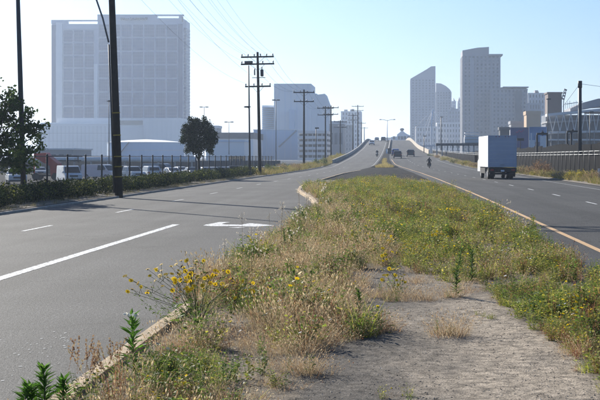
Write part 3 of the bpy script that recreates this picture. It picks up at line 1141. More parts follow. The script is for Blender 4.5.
# little gabled building beyond the bridge crest --------------------------------
gb = thing('gabled_building', 'small pale gabled building with a roof cupola just over the bridge crest', 'building', (PXX(402, 900), 900, -1))
ox = PXX(402, 900)
mb = MB(); mb.face_front([(x - ox, z + 1) for x, z in px_poly([(391, 160), (391, 137), (397, 136.4), (397, 134.5), (402, 130.5), (407, 134), (410.5, 135.5), (410.5, 160)], 900)], 0, 20)
recalc(mb.build('wall', MT['white_wall'], gb))
mb = MB(); mb.tube([(0, 6, PZZ(131, 900) + 1), (0, 6, PZZ(129.3, 900) + 1)], 1.0, 10); mb.ball((0, 6, PZZ(129.2, 900) + 1), 1.5, 1.5, .9, 12, 6); mb.build('cupola', MT['dark_grey'], gb)
mb = MB(); mb.box(-.8, .8, -.1, .1, 0, 2.2); wm = mb.mesh('window', MT['dark_grey'])
for p in (394, 399, 402, 405, 408.5):
    place(bpy.data.objects.new('window', wm), gb, (PXX(p, 900) - ox, -.02, PZZ(139.5, 900) + 1))
shed('pale_block', 'flat pale block left of the gabled building beyond the crest', 382, 391, 137.5, 950, 15, MT['blue_white_wall'], MT['pale_wall'], 3)

# inclined mast of the footbridge with its stays
ms = thing('bridge_mast', 'slender white inclined mast with stay cables at the foot of the twin towers', 'mast', (PXX(431, 620), 620, -1))
ox = PXX(431, 620)
top_ = (PXX(432.8, 620) - ox, 0, PZZ(109, 620) + 1)
mb = MB(); mb.tube([(0, 0, 0), (PXX(431.6, 620) - ox, 0, PZZ(125, 620) + 1), top_], [.38, .36, .2], 10); mb.build('pylon', MT['white_wall'], ms)
for p, q in ((415, 128.5), (419, 140), (423, 146), (445, 127), (448, 140)):
    mb = MB(); mb.tube([top_, (PXX(p, 620) - ox, 3, PZZ(q, 620) + 1)], .11, 6); mb.build('cable', MT['white_wall'], ms)
mb = MB(); mb.bar((PXX(416, 620) - ox, 1, PZZ(146.5, 620) + 1), (PXX(470, 620) - ox, 1, PZZ(143.5, 620) + 1), 3, .8); mb.build('deck', MT['pale_wall'], ms)

# trolley platform with pale canopy, between overpass and truck
st = thing('station_canopy', 'long low dark canopy on posts with a white louvred cabin behind the fence', 'canopy', (PXX(455, 330), 330, -.1))
ox = PXX(455, 330)
mb = MB(); rel_box(mb, 436, 480, 143.2, 145.6, 330, 0, 4, ox, -.1); mb.build('roof', MT['dark_grey'], st)
mb = MB(); mb.box(-.15, .15, 1, 1.3, 0, PZZ(145.6, 330) + .1); pmx = mb.mesh('post', MT['galv'])
for k in range(9):
    place(bpy.data.objects.new('post', pmx), st, (PXX(437 + 5.3 * k, 330) - ox, 0, 0))
mb = MB(); rel_box(mb, 464.5, 480, 136.4, 143.1, 330, 1.0, 3.2, ox, -.1); mb.build('cabin', MT['pale_wall'], st, bevel=.25)
mb = MB()
for k in range(3):
    rel_box(mb, 465, 479, 132.4 + 2.8 * k, 133.2 + 2.8 * k, 330, .6, 3.4, ox, -.1)
mb.build('louvre', MT['white_wall'], st)

# stadium ---------------------------------------------------------------------------
SY = 420.0
std = thing('stadium', 'grey stadium stand of slanted white steel trusses and stacked decks', 'stadium', (PXX(590, SY), SY, -1))
ox, oz = PXX(590, SY), -1.0
for (p0, t0, p1, t1, th, y0, y1, mm) in ((548, 113.5, 640, 104.5, 2.6, 0, 8, 'pale_wall'), (548, 121, 640, 117.5, 1.6, 2, 20, 'grey_wall'), (548, 131.5, 640, 129.5, 2.0, 0, 20, 'pale_wall'), (548, 139, 640, 139, 1.4, 0, 20, 'pale_wall')):
    mb = MB(); mb.face_front([(x - ox, z - oz) for x, z in px_poly([(p0, t0 + th), (p0, t0), (p1, t1), (p1, t1 + th)], SY)], y0, y1)
    recalc(mb.build('deck', MT[mm], std))
mb = MB(); rel_box(mb, 549, 640, 114, 162, SY, 9, 22, ox, oz); mb.build('wall', MT['stadium_wall'], std)
mb = MB(); mb.face_front([(x - ox, z - oz) for x, z in px_poly([(572, 108), (585, 102), (600, 98), (640, 96), (640, 104), (600, 106), (572, 111)], SY)], 4, 20)
recalc(mb.build('roof', MT['grey_wall'], std))
for k in range(13):
    p = 549 + 7.2 * k
    tt = 115.5 - 1.0 * k
    for a, b in ((p + 3.6, p), (p + 3.6, p + 7.2)):
        mb = MB(); mb.bar((PXX(a, SY) - ox, -.5, PZZ(131.5, SY) + 1), (PXX(b, SY) - ox, -.5, PZZ(max(108, tt), SY) + 1), .2, .2); mb.build('truss', MT['pale_wall'], std)
mb = MB(); rel_box(mb, -.25, .25, 131, 160, SY, -.3, .2, PXX(0, SY), oz); cm3 = mb.mesh('column', MT['grey_wall'])
for k in range(13):
    place(bpy.data.objects.new('column', cm3), std, (PXX(551 + 7.2 * k, SY) - ox, 0, 0))
mb = MB(); rel_box(mb, 0, 5.6, 133.5, 137.5, SY, 4, 4.3, PXX(0, SY), oz); wm = mb.mesh('window', MT['tower_glass'])
for k in range(13):
    place(bpy.data.objects.new('window', wm), std, (PXX(551.8 + 7.2 * k, SY) - ox, 0, 0))
    place(bpy.data.objects.new('window', wm), std, (PXX(551.8 + 7.2 * k, SY) - ox, 0, -7.0 * SY / FPX))
mb = MB(); rel_box(mb, 584, 640, 111.8, 114, SY, -.9, -.6, ox, oz); mb.build('banner', MT['brown_wall'], std)
mb = MB()
for k in range(9):
    mb.bar((PXX(566 + 2.1 * k, SY) - ox, 1, PZZ(108.5, SY) + 1), (PXX(566 + 2.1 * k, SY) - ox, 1, PZZ(102.5 - (k % 3), SY) + 1), .12, .12)
mb.bar((PXX(566, SY) - ox, 1, PZZ(104, SY) + 1), (PXX(583, SY) - ox, 1, PZZ(101.5, SY) + 1), .2, .2)
mb.build('railing', MT['galv'], std)['kind'] = 'stuff'
bt = shed('brick_tower', 'plain brown tower block rising behind the left end of the stadium', 548, 561.8, 92, 470, 10, MT['brown_wall'], MT['brown_wall'], 0, rh=.5)
lt = thing('floodlight_rack', 'leaning curved floodlight rack at the corner of the brown tower', 'floodlight', (PXX(562, 469), 469, -1))
ox = PXX(562, 469)
mb = MB()
A = [(PXX(a, 469) - ox, 0, PZZ(b, 469) + 1) for a, b in ((561.5, 162), (561.5, 100), (563, 95), (564.8, 88.5))]
B_ = [(PXX(a, 469) - ox, 0, PZZ(b, 469) + 1) for a, b in ((563.2, 162), (563.6, 101), (565, 96), (566, 89.5))]
mb.tube(A, .16, 6); mb.tube(B_, .16, 6); mb.build('mast', MT['grey_wall'], lt)
for k, (a, b) in enumerate(((562.2, 98.5), (563.2, 95.5), (564, 92.6), (564.9, 89.5))):
    mb = MB(); mb.bar((PXX(a - .5, 469) - ox, -.3, PZZ(b, 469) + 1), (PXX(a + 1.9, 469) - ox, -.3, PZZ(b + .7, 469) + 1), .3, .5); mb.build('lamp', MT['dark_grey'], lt)

# billboards above the fence ------------------------------------------------------
BY = 330.0
bb = thing('billboard', 'violet blue billboard with a thin pink flourish behind the truck', 'billboard', (PXX(519.5, BY), BY, -.1))
ox = PXX(519.5, BY)
mb = MB(); rel_box(mb, 510.3, 528.6, 127.8, 149, BY, 0, .4, ox, -.1); mb.build('panel', MT['billboard'], bb)
mb = MB(); rel_box(mb, 510, 528.9, 127.2, 127.8, BY, -.1, .5, ox, -.1); mb.build('frame', MT['galv'], bb)
mb = MB()
pts = [(PXX(516 + .55 * k, BY) - ox, -.04, PZZ(131.8 + .9 * math.sin(k * .8) - .08 * k, BY) + .1) for k in range(16)]
mb.tube(pts, .09, 5); mb.build('flourish', MT['pink'], bb)
mb = MB(); mb.box(-.2, .2, .4, .8, 0, 4); pm3 = mb.mesh('post', MT['galv'])
for p in (512, 519.5, 527):
    place(bpy.data.objects.new('post', pm3), bb, (PXX(p, BY) - ox, 0, 0))
mu = thing('mural_hoarding', 'bright blue picture hoarding with white building shapes beside the violet billboard', 'billboard', (PXX(538, BY), BY, -.1))
ox = PXX(538, BY)
mb = MB(); rel_box(mb, 529.2, 547, 126.8, 149, BY, 0, .4, ox, -.1); mb.build('panel', MT['mural_sky'], mu)
mb = MB()
rel_box(mb, 529.4, 535, 140, 149, BY, -.05, -.01, ox, -.1)
rel_box(mb, 530.5, 532, 133, 140, BY, -.05, -.01, ox, -.1)
rel_box(mb, 540, 546.8, 136, 149, BY, -.05, -.01, ox, -.1)
mb.build('picture', MT['mural_white'], mu)
mb = MB(); rel_box(mb, 535.2, 539.8, 142, 149, BY, -.06, -.01, ox, -.1); rel_box(mb, 542, 543.2, 130, 136, BY, -.06, -.01, ox, -.1); mb.build('picture', MT['mural_navy'], mu)
mb = MB(); mb.box(-.2, .2, .4, .8, 0, 4)
for p in (531, 538, 545):
    place(bpy.data.objects.new('post', pm3), mu, (PXX(p, BY) - ox, 0, 0))


def gantry(label, p0, p1, t, Y, legs):
    g = thing('signal_gantry', label, 'gantry', (PXX(p0, Y), Y, -.1))
    ox = PXX(p0, Y)
    mb = MB(); rel_box(mb, p0, p1, t, t + 2.0, Y, 0, .5, ox, -.1); mb.build('beam', MT['black_steel'], g)
    for p in legs:
        mb = MB(); mb.box(PXX(p, Y) - ox - .14, PXX(p, Y) - ox + .14, .1, .4, 0, PZZ(t + 2, Y) + .1); mb.build('leg', MT['black_steel'], g)
    mb = MB(); rel_box(mb, (p0 + p1) / 2 - 1, (p0 + p1) / 2 + 1.6, t - 1, t, Y, 0, .4, ox, -.1); mb.build('signal_head', MT['black_steel'], g)


gantry('black signal gantry on one leg in front of the stadium trusses', 567, 578, 130.5, 200, (567.4, 571.5))
gantry('black signal gantry standing before the bright blue picture hoarding', 536.8, 548, 132.8, 200, (537.2, 547.4))

# small dark signs above the violet billboard foot
sg = thing('roof_sign', 'small dark oblong sign before the violet billboard', 'sign', (PXX(520.5, 250), 250, -.1))
mb = MB(); mb.box(-.65, .65, 0, .2, 5.1, 5.6); mb.build('panel', MT['black_steel'], sg)
mb = MB(); mb.box(-.06, .06, .05, .15, 0, 5.1); mb.build('post', MT['black_steel'], sg)


# ------------------------------------------------------------------ utility poles, lamps, wires
def crossarm(mb, z, half, y=-.16, n=6, th=.11):
    mb.box(-half, half, y - .05, y + .05, z - th, z + th * .2)


def utility_pole(label, x, y, z0, h, r0, arms, extra=None, lean=0.0, group='wooden utility poles along the left verge'):
    """arms: (height above base, half length, insulators)."""
    p = thing('utility_pole', label, 'utility pole', (x, y, z0), 0, group)
    p.rotation_euler = (0, lean, 0)
    mb = MB(); mb.tube([(0, 0, -.3), (0, 0, h * .5), (0, 0, h)], [r0, r0 * .82, r0 * .62], 10); mb.build('pole', MT['pole_wood'], p)
    for z, half, n in arms:
        mb = MB(); mb.box(-half, half, -r0 - .12, -r0 + .02, z - .11, z + .05); a = mb.build('crossarm', MT['pole_wood'], p)
        for k in range(n):
            xx = -half * .94 + 2 * half * .94 * k / max(1, n - 1)
            if abs(xx) < .15:
                continue
            mb = MB(); mb.tube([(xx, -r0 - .05, z + .04), (xx, -r0 - .05, z + .16), (xx, -r0 - .05, z + .3)], [.03, .07, .05], 6); mb.build('insulator', MT['ceramic'], a)
        for s in (-1, 1):
            mb = MB(); mb.bar((s * half * .42, -r0 - .06, z - .1), (0, -r0 - .06, z - .75), .05, .03); mb.build('brace', MT['pole_steel'], p)
    return p


# the big banded pole close by, its top out of frame
NX, NY, NZ = -13.65, 66.5, 0.05
np_ = utility_pole('thick dark wooden pole with yellow bands at its foot beside the hedge gap', NX, NY, NZ, 17.0, .20, [(16.4, 1.9, 6), (15.2, 1.9, 6), (12.6, 1.4, 4)], lean=-.036)
for z in (.95, 1.45, 1.95, 3.0, 4.1):
    mb = MB(); mb.tube([(0, 0, z), (0, 0, z + .06)], .204, 12); mb.build('band', MT['yellow_band'], np_)
mb = MB(); mb.tube([(-.2, -.12, .2), (-.2, -.12, 7.5)], .045, 6); mb.build('conduit', MT['pole_steel'], np_)
mb = MB(); mb.bar((0, -.1, 13.4), (-1.95, -.1, 13.5), .1, .1); mb.build('bracket', MT['pole_steel'], np_)
mb = MB(); mb.tube([(-1.9, -.1, 13.45), (-1.15, -.12, 11.1), (-.45, -.14, 8.8), (-.2, -.14, 7.6)], .045, 6); mb.build('cable', MT['wire'], np_)

P2 = (PXX(260, 142), 142.0, 0.1)
pole2 = utility_pole('tall wooden pole with three crossarms and a transformer beside the end of the hedge', *P2, 12.95, .19, [(12.45, 1.72, 6), (11.7, 1.75, 4), (9.35, 1.35, 4)], lean=-.02)
mb = MB(); mb.tube([(.45, -.28, 10.35), (.45, -.28, 10.42), (.45, -.28, 11.05), (.45, -.28, 11.1)], [.12, .17, .17, .1], 10); mb.build('transformer', MT['pole_steel'], pole2)
mb = MB(); mb.tube([(.45, -.28, 11.1), (.45, -.28, 11.35)], .05, 6); mb.build('bushing', MT['ceramic'], pole2)
mb = MB(); mb.tube([(-.32, -.3, 10.5), (-.32, -.3, 11.2)], .07, 6); mb.build('fuse', MT['ceramic'], pole2)
mb = MB(); mb.box(-.6, .8, -.34, -.28, 10.2, 10.26); mb.build('bracket', MT['pole_steel'], pole2)
mb = MB(); mb.box(-1.35, -.55, -.42, -.22, 11.75, 12.0); mb.build('switchgear', MT['ceramic'], pole2)

POLES = [(304, 216, 89.5, 1.68, 2, 'wooden pole with two crossarms before the white industrial blocks', 162),
         (325.4, 290, 106, 1.75, 2, 'left one of two close wooden poles before the parking deck', 160),
         (331, 296, 105.5, 1.7, 2, 'right one of two close wooden poles beside the parking deck', 160),
         (340.3, 360, 120, 1.7, 2, 'short looking wooden pole by the grey hall right of the deck', 155),
         (353, 430, 114, 1.6, 2, 'thin pole left of the tallest pole over the far parapet', 150),
         (357.8, 470, 105, 2.1, 2, 'tallest looking pole standing over the left parapet', 147),
         (361.5, 560, 122, 1.8, 1, 'smaller pole just right of the tallest parapet pole', 145),
         (364.3, 640, 127, 1.8, 1, 'farthest tiny pole at the crest of the left parapet', 142)]
PTS = [P2]
for px, Y, top, half, n, lab, b in POLES:
    X = PXX(px, Y)
    z0 = -1.0 if Y > 240 else 0.1
    H = PZZ(top, Y) - z0
    utility_pole(lab, X, Y, z0, H, .19 if Y < 400 else .26, [(H - .45, half, 4)] + ([(H - 1.9, half * .95, 4)] if n > 1 else []))
    PTS.append((X, Y, z0 + H))


def wire(p, q, sag, r=.007, n=14, m='wire', label=None, group=None):
    p, q = Vector(p), Vector(q)
    pts = []
    for i in range(n + 1):
        t = i / n
        c = p.lerp(q, t)
        c.z -= sag * 4 * t * (1 - t)
        pts.append(c)
    mb = MB(); mb.tube(pts, r, 5)
    o = mb.build('power_line', MT[m])
    return tag(o, label or 'thin overhead power line slung between the banded pole and the transformer pole', 'power line', group or 'power lines overhead')


ORD = ['first', 'second', 'third', 'fourth', 'fifth', 'sixth', 'seventh', 'eighth', 'ninth', 'tenth', 'eleventh', 'twelfth', 'thirteenth', 'fourteenth', 'fifteenth', 'sixteenth', 'seventeenth', 'eighteenth']
SPAN = ['transformer pole', 'first pole past the transformer pole', 'left close pole', 'right close pole', 'short pole by the grey hall', 'thin pole over the parapet', 'tallest parapet pole', 'last pole']
for k in range(6):
    f_ = -1.8 + 3.6 * k / 5
    wire((NX - .5 + f_, NY, NZ + 16.65), (P2[0] - .25 + f_ * .9, P2[1] - .2, 12.85), 1.3, label=ORD[k] + ' from the left of six lines on the transformer pole top crossarm')
for k in range(3):
    f_ = -1.6 + 1.5 * k
    wire((NX - .5 + f_, NY, NZ + 15.4), (P2[0] - .25 + f_ * .95, P2[1] - .2, 12.05), 1.3, label=ORD[k] + ' from the left of three lines on the transformer pole middle crossarm')
for k in range(2):
    f_ = -1.2 + 2.2 * k
    wire((NX - .4 + f_, NY, NZ + 12.8), (P2[0] - .2 + f_, P2[1] - .2, 9.7), 1.2, label=ORD[k] + ' from the left of two lines on the transformer pole lowest crossarm')
for i in range(len(PTS) - 2):
    a, b = PTS[i], PTS[i + 1]
    za, zb = (12.9 if i == 0 else a[2] - .2), b[2] - .2
    for w_, f_ in enumerate((-1.5, -.6, .6, 1.5)):
        wire((a[0] - (.2 if i == 0 else 0) + f_, a[1], za), (b[0] + f_, b[1], zb)
             , 1.4, .011, 12, label=ORD[w_] + ' wire from the left past the ' + SPAN[i], group='power lines along the pole row')
# wires running back over the camera side
for w_, f_ in enumerate((-1.7, 0, 1.7)):
    wire((NX - .5 + f_, NY, NZ + 16.65), (-13.5 + f_, -10, 16.8), 1.4, label=ORD[w_] + ' of three overhead lines running from the banded pole towards the viewer', group='power lines overhead')

# steel pole at the fence, far left
sp = thing('street_lamp', 'plain dark steel pole rising out of the leafy tree at the picture edge', 'street lamp', (-17.2, 62.4, .1))
sp.rotation_euler = (0, -.03, 0)
mb = MB(); mb.tube([(0, 0, -.2), (0, 0, 6), (0, 0, 12)], [.13, .115, .08], 12); mb.build('pole', MT['pole_steel'], sp)
mb = MB(); mb.tube([(0, 0, 11.8), (1.0, 0, 12.3), (2.4, 0, 12.4)], .05, 8); mb.build('arm', MT['pole_steel'], sp)
mb = MB(); mb.ball((2.7, 0, 12.38), .42, .17, .1, 12, 6); mb.build('lamp_head', MT['galv'], sp)
mb = MB(); mb.tube([(0, 0, .0), (0, 0, .25)], .2, 12); mb.build('base', MT['galv'], sp)

# slim lamp beside the transformer pole
X = PXX(250, 134)
lp = thing('street_lamp', 'slim lamp post with one short arm just left of the transformer pole', 'street lamp', (X, 134, .1))
lp.rotation_euler = (0, -.012, 0)
mb = MB(); mb.tube([(0, 0, -.2), (0, 0, 5), (0, 0, 11.0)], [.10, .085, .06], 8); mb.build('pole', MT['pole_steel'], lp)
zz = PZZ(107, 134) - .1
mb = MB(); mb.tube([(0, 0, zz - .15), (-.2, 0, zz)], .035, 6); mb.build('arm', MT['pole_steel'], lp)
mb = MB(); mb.ball((-.2, 0, zz + .02), .38, .15, .09, 10, 6); mb.build('lamp_head', MT['pole_steel'], lp)
mb = MB(); mb.tube([(0, 0, 0), (0, 0, .4)], .15, 8); mb.build('base', MT['pole_steel'], lp)


def yard_light(label, px, top, Y, heads=2, half=.9, base=-1.05, r=.08, mname='pole_steel', name='yard_light'):
    X = PXX(px, Y)
    g = thing(name, label, 'light pole', (X, Y, base))
    H = PZZ(top, Y) - base
    mb = MB(); mb.tube([(0, 0, 0), (0, 0, H)], [r, r * .65], 8); mb.build('pole', MT[mname], g)
    mb = MB(); mb.box(-half, half, -.05, .05, H - .08, H + .04); mb.build('arm', MT[mname], g)
    for k in range(heads):
        xx = -half + 2 * half * k / max(1, heads - 1) if heads > 1 else half
        mb = MB(); mb.box(xx - .35, xx + .35, -.25, .25, H - .12, H + .12); mb.build('lamp_head', MT[mname], g, bevel=.03)
    return g


yard_light('dark thin yard pole standing just left of the banded wooden pole', 109, 101, 190, 1, .3)
yard_light('twin headed light pole rising out of the round dark tree', 204, 107, 340, 2, .75, r=.12, mname='galv')
yard_light('twin headed light pole standing in the sky gap right of the round tree', 229, 122, 330, 2, .75, r=.10)
yard_light('double arm light pole in front of the pale blue hall', 276, 100, 300, 2, .5, r=.10)
yard_light('lone dark post with a small head before the parking deck', 316, 128, 250, 1, .2, r=.10)
yard_light('thin dark pole on the right of the inclined white mast', 441, 117, 400, 1, .3, base=-.1, r=.2)
yard_light('short thin post between overpass and the white mast', 424, 136, 380, 1, .3, base=-.1, r=.15)
yard_light('thin grey post at the left end of the stadium', 547.6, 99, 250, 1, .25, base=-.1, r=.12)
yard_light('thin dark post inside the stadium side yard', 590, 112, 240, 1, .25, base=-.1, r=.1)
# double arm lamp on the overpass median
Y = 530.0
z0 = float(ZR(Y)) + .1
lamp2 = thing('street_lamp', 'double arm street lamp standing on the overpass median', 'street lamp', (PXX(387.3, Y), Y, z0))
H = PZZ(120, Y) - z0
mb = MB(); mb.tube([(0, 0, 0), (0, 0, H)], [.16, .1], 8); mb.build('pole', MT['galv'], lamp2)
for s in (-1, 1):
    mb = MB(); mb.tube([(0, 0, H - .3), (s * 1.3, 0, H + .15), (s * 2.4, 0, H + .2)], .09, 6); mb.build('arm', MT['galv'], lamp2)
    mb = MB(); mb.ball((s * 2.7, 0, H + .2), .55, .25, .17, 8, 6); mb.build('lamp_head', MT['galv'], lamp2)

# mast pole on the right with stays
Y = 150.0
X = PXX(580, Y)
rp_ = thing('utility_pole', 'thick tall pole with stay wires rising before the stadium', 'utility pole', (X, Y, -.08))
H = PZZ(81, Y) + .08
mb = MB(); mb.tube([(0, 0, 0), (0, 0, H)], [.22, .19], 10); mb.build('pole', MT['pole_steel'], rp_)
mb = MB(); mb.tube([(0, 0, H - .75), (0, 0, H + .02)], [.24, .24], 10); mb.build('cap', MT['black_steel'], rp_)
for q in ((PXX(565, Y) - X, 2, PZZ(106, Y) + .08), (12, 14, H - .9)):
    mb = MB(); mb.tube([(0, 0, H - .3), q], .02, 5); mb.build('stay', MT['wire'], rp_)

# ------------------------------------------------------------------ fences
fl = thing('chain_link_fence', 'black post chain link fence along the back of the hedge', 'fence', (0, 0, .12))
FX = -17.5
mb = MB(); mb.tube([(0, 0, -.2), (0, 0, 1.98)], .05, 8); mb.ball((0, 0, 1.98), .06, n=8, m=4)
pm4 = mb.mesh('post', MT['black_steel'])
SP = 4.2
mb = MB()
for s in (-1, 1):                                                # woven wire, thin flat strips in both directions
    k = -1.9
    while k < SP:
        y0, z0_, y1, z1_ = k, .05, k + 1.85, 1.9
        if y0 < 0:
            z0_ -= y0; y0 = 0
        if y1 > SP:
            z1_ -= y1 - SP; y1 = SP
        if s < 0:
            y0, y1 = SP - y0, SP - y1
        w_ = .0055
        mb.add([(s * .004, y0 - w_, z0_), (s * .004, y0 + w_, z0_), (s * .004, y1 + w_, z1_), (s * .004, y1 - w_, z1_)], [(0, 1, 2, 3)])
        k += .085
net = mb.mesh('wire_mesh', MT['black_steel'])
mb = MB(); mb.tube([(0, 0, 1.92), (0, SP, 1.92)], .024, 6); rail = mb.mesh('rail', MT['black_steel'])
for k in range(-4, 30):
    y = 67.7 + SP * k
    place(bpy.data.objects.new('post', pm4), fl, (FX, y, 0))
    o = place(bpy.data.objects.new('wire_mesh', net), fl, (FX, y, 0))
    o['kind'] = 'stuff'
    place(bpy.data.objects.new('rail', rail), fl, (FX, y, 0))

fr = thing('screened_fence', 'tall fence with black screen cloth and pale rails along the right verge', 'fence', (0, 0, 0))
mb = MB(); mb.tube([(0, 0, 0), (0, 0, 2.55)], .025, 6); pmr = mb.mesh('post', MT['fence_post'])
ysr = np.arange(84, 400, 3.2)
FXR = lambda y: XRO(y) + 2.6
for a, b in zip(ysr[:-1], ysr[1:]):
    xa, xb = float(FXR(a)), float(FXR(b))
    za = float(ZR(a)) * .5
    place(bpy.data.objects.new('post', pmr), fr, (xa, a, za))
    mb = MB(); mb.bar((xa + .06, a + .03, za + 1.18), (xb + .06, b - .03, za + 1.18), .02, 2.2); mb.build('screen_panel', MT['screen'], fr)
    mb = MB(); mb.tube([(xa, a, za + 2.5), (xb, b, za + 2.5)], .022, 6); mb.build('rail', MT['galv'], fr)
    mb = MB(); mb.tube([(xa - .05, a, za + 2.22), (xb - .05, b, za + 2.22)], .022, 6); mb.build('rail', MT['galv'], fr)
cl = thing('shade_cloth_wall', 'uneven dark cloth barrier standing behind the screened fence', 'barrier', (0, 0, -.08))
yc = np.arange(90, 420, 6.0)
for a, b in zip(yc[:-1], yc[1:]):
    h1 = 3.6 + random.uniform(-.12, .18)
    mb = MB(); mb.bar((21.5, a + .02, h1 / 2), (21.5, b - .02, h1 / 2), .06, h1); mb.build('cloth_panel', MT['cloth'], cl)

# white post sign at the right picture edge
ws = thing('marker_board', 'white upright marker board standing in dry grass at the right edge', 'sign', (PXX(599.5, 100), 100, .15))
mb = MB(); mb.box(-.12, .12, -.02, .02, .35, 1.0); mb.build('board', MT['white_car'], ws)
mb = MB(); mb.tube([(0, .04, 0), (0, .04, .9)], .025, 6); mb.build('post', MT['galv'], ws)

# dark crash cushion at the nose of the median wall and a small sign
cc = thing('crash_cushion', 'dark box shaped crash cushion at the start of the overpass median wall', 'barrier', (PXX(389.6, 366), 366, float(ZR(366)) + .09))
mb = MB(); mb.box(-.5, .5, 0, 2.4, 0, 1.5); mb.build('body', MT['dark_grey'], cc, bevel=.06)
mb = MB(); mb.box(-.42, .42, -.05, -.01, .3, 1.3); mb.build('face_plate', MT['black_steel'], cc)
mb = MB(); mb.box(-1.0, -.58, 0, 1.5, 0, 1.3); mb.build('side_plate', MT['white_wall'], cc)

# ------------------------------------------------------------------ vehicles
def wheel(parent, x, y, r=.33, w=.22, name='wheel'):
    mb = MB(); mb.tube([(-w / 2, 0, 0), (w / 2, 0, 0)], r, 16)
    t = mb.build(name, MT['rubber'], parent, (x, y, r))
    mb = MB(); mb.tube([(-w / 2 - .01, 0, 0), (w / 2 + .01, 0, 0)], r * .6, 12); mb.build('rim', MT['rim'], t)
    return t


def quad_panel(name, pts, th, m, parent):
    """A thin panel: pts are four corners; it is th thick along its normal."""
    a, b, c, d = [Vector(p) for p in pts]
    n = (b - a).cross(d - a).normalized() * th
    mb = MB()
    mb.add([a, b, c, d, a + n, b + n, c + n, d + n], [(3, 2, 1, 0), (4, 5, 6, 7), (0, 1, 5, 4), (1, 2, 6, 5), (2, 3, 7, 6), (3, 0, 4, 7)])
    return recalc(mb.build(name, m, parent))


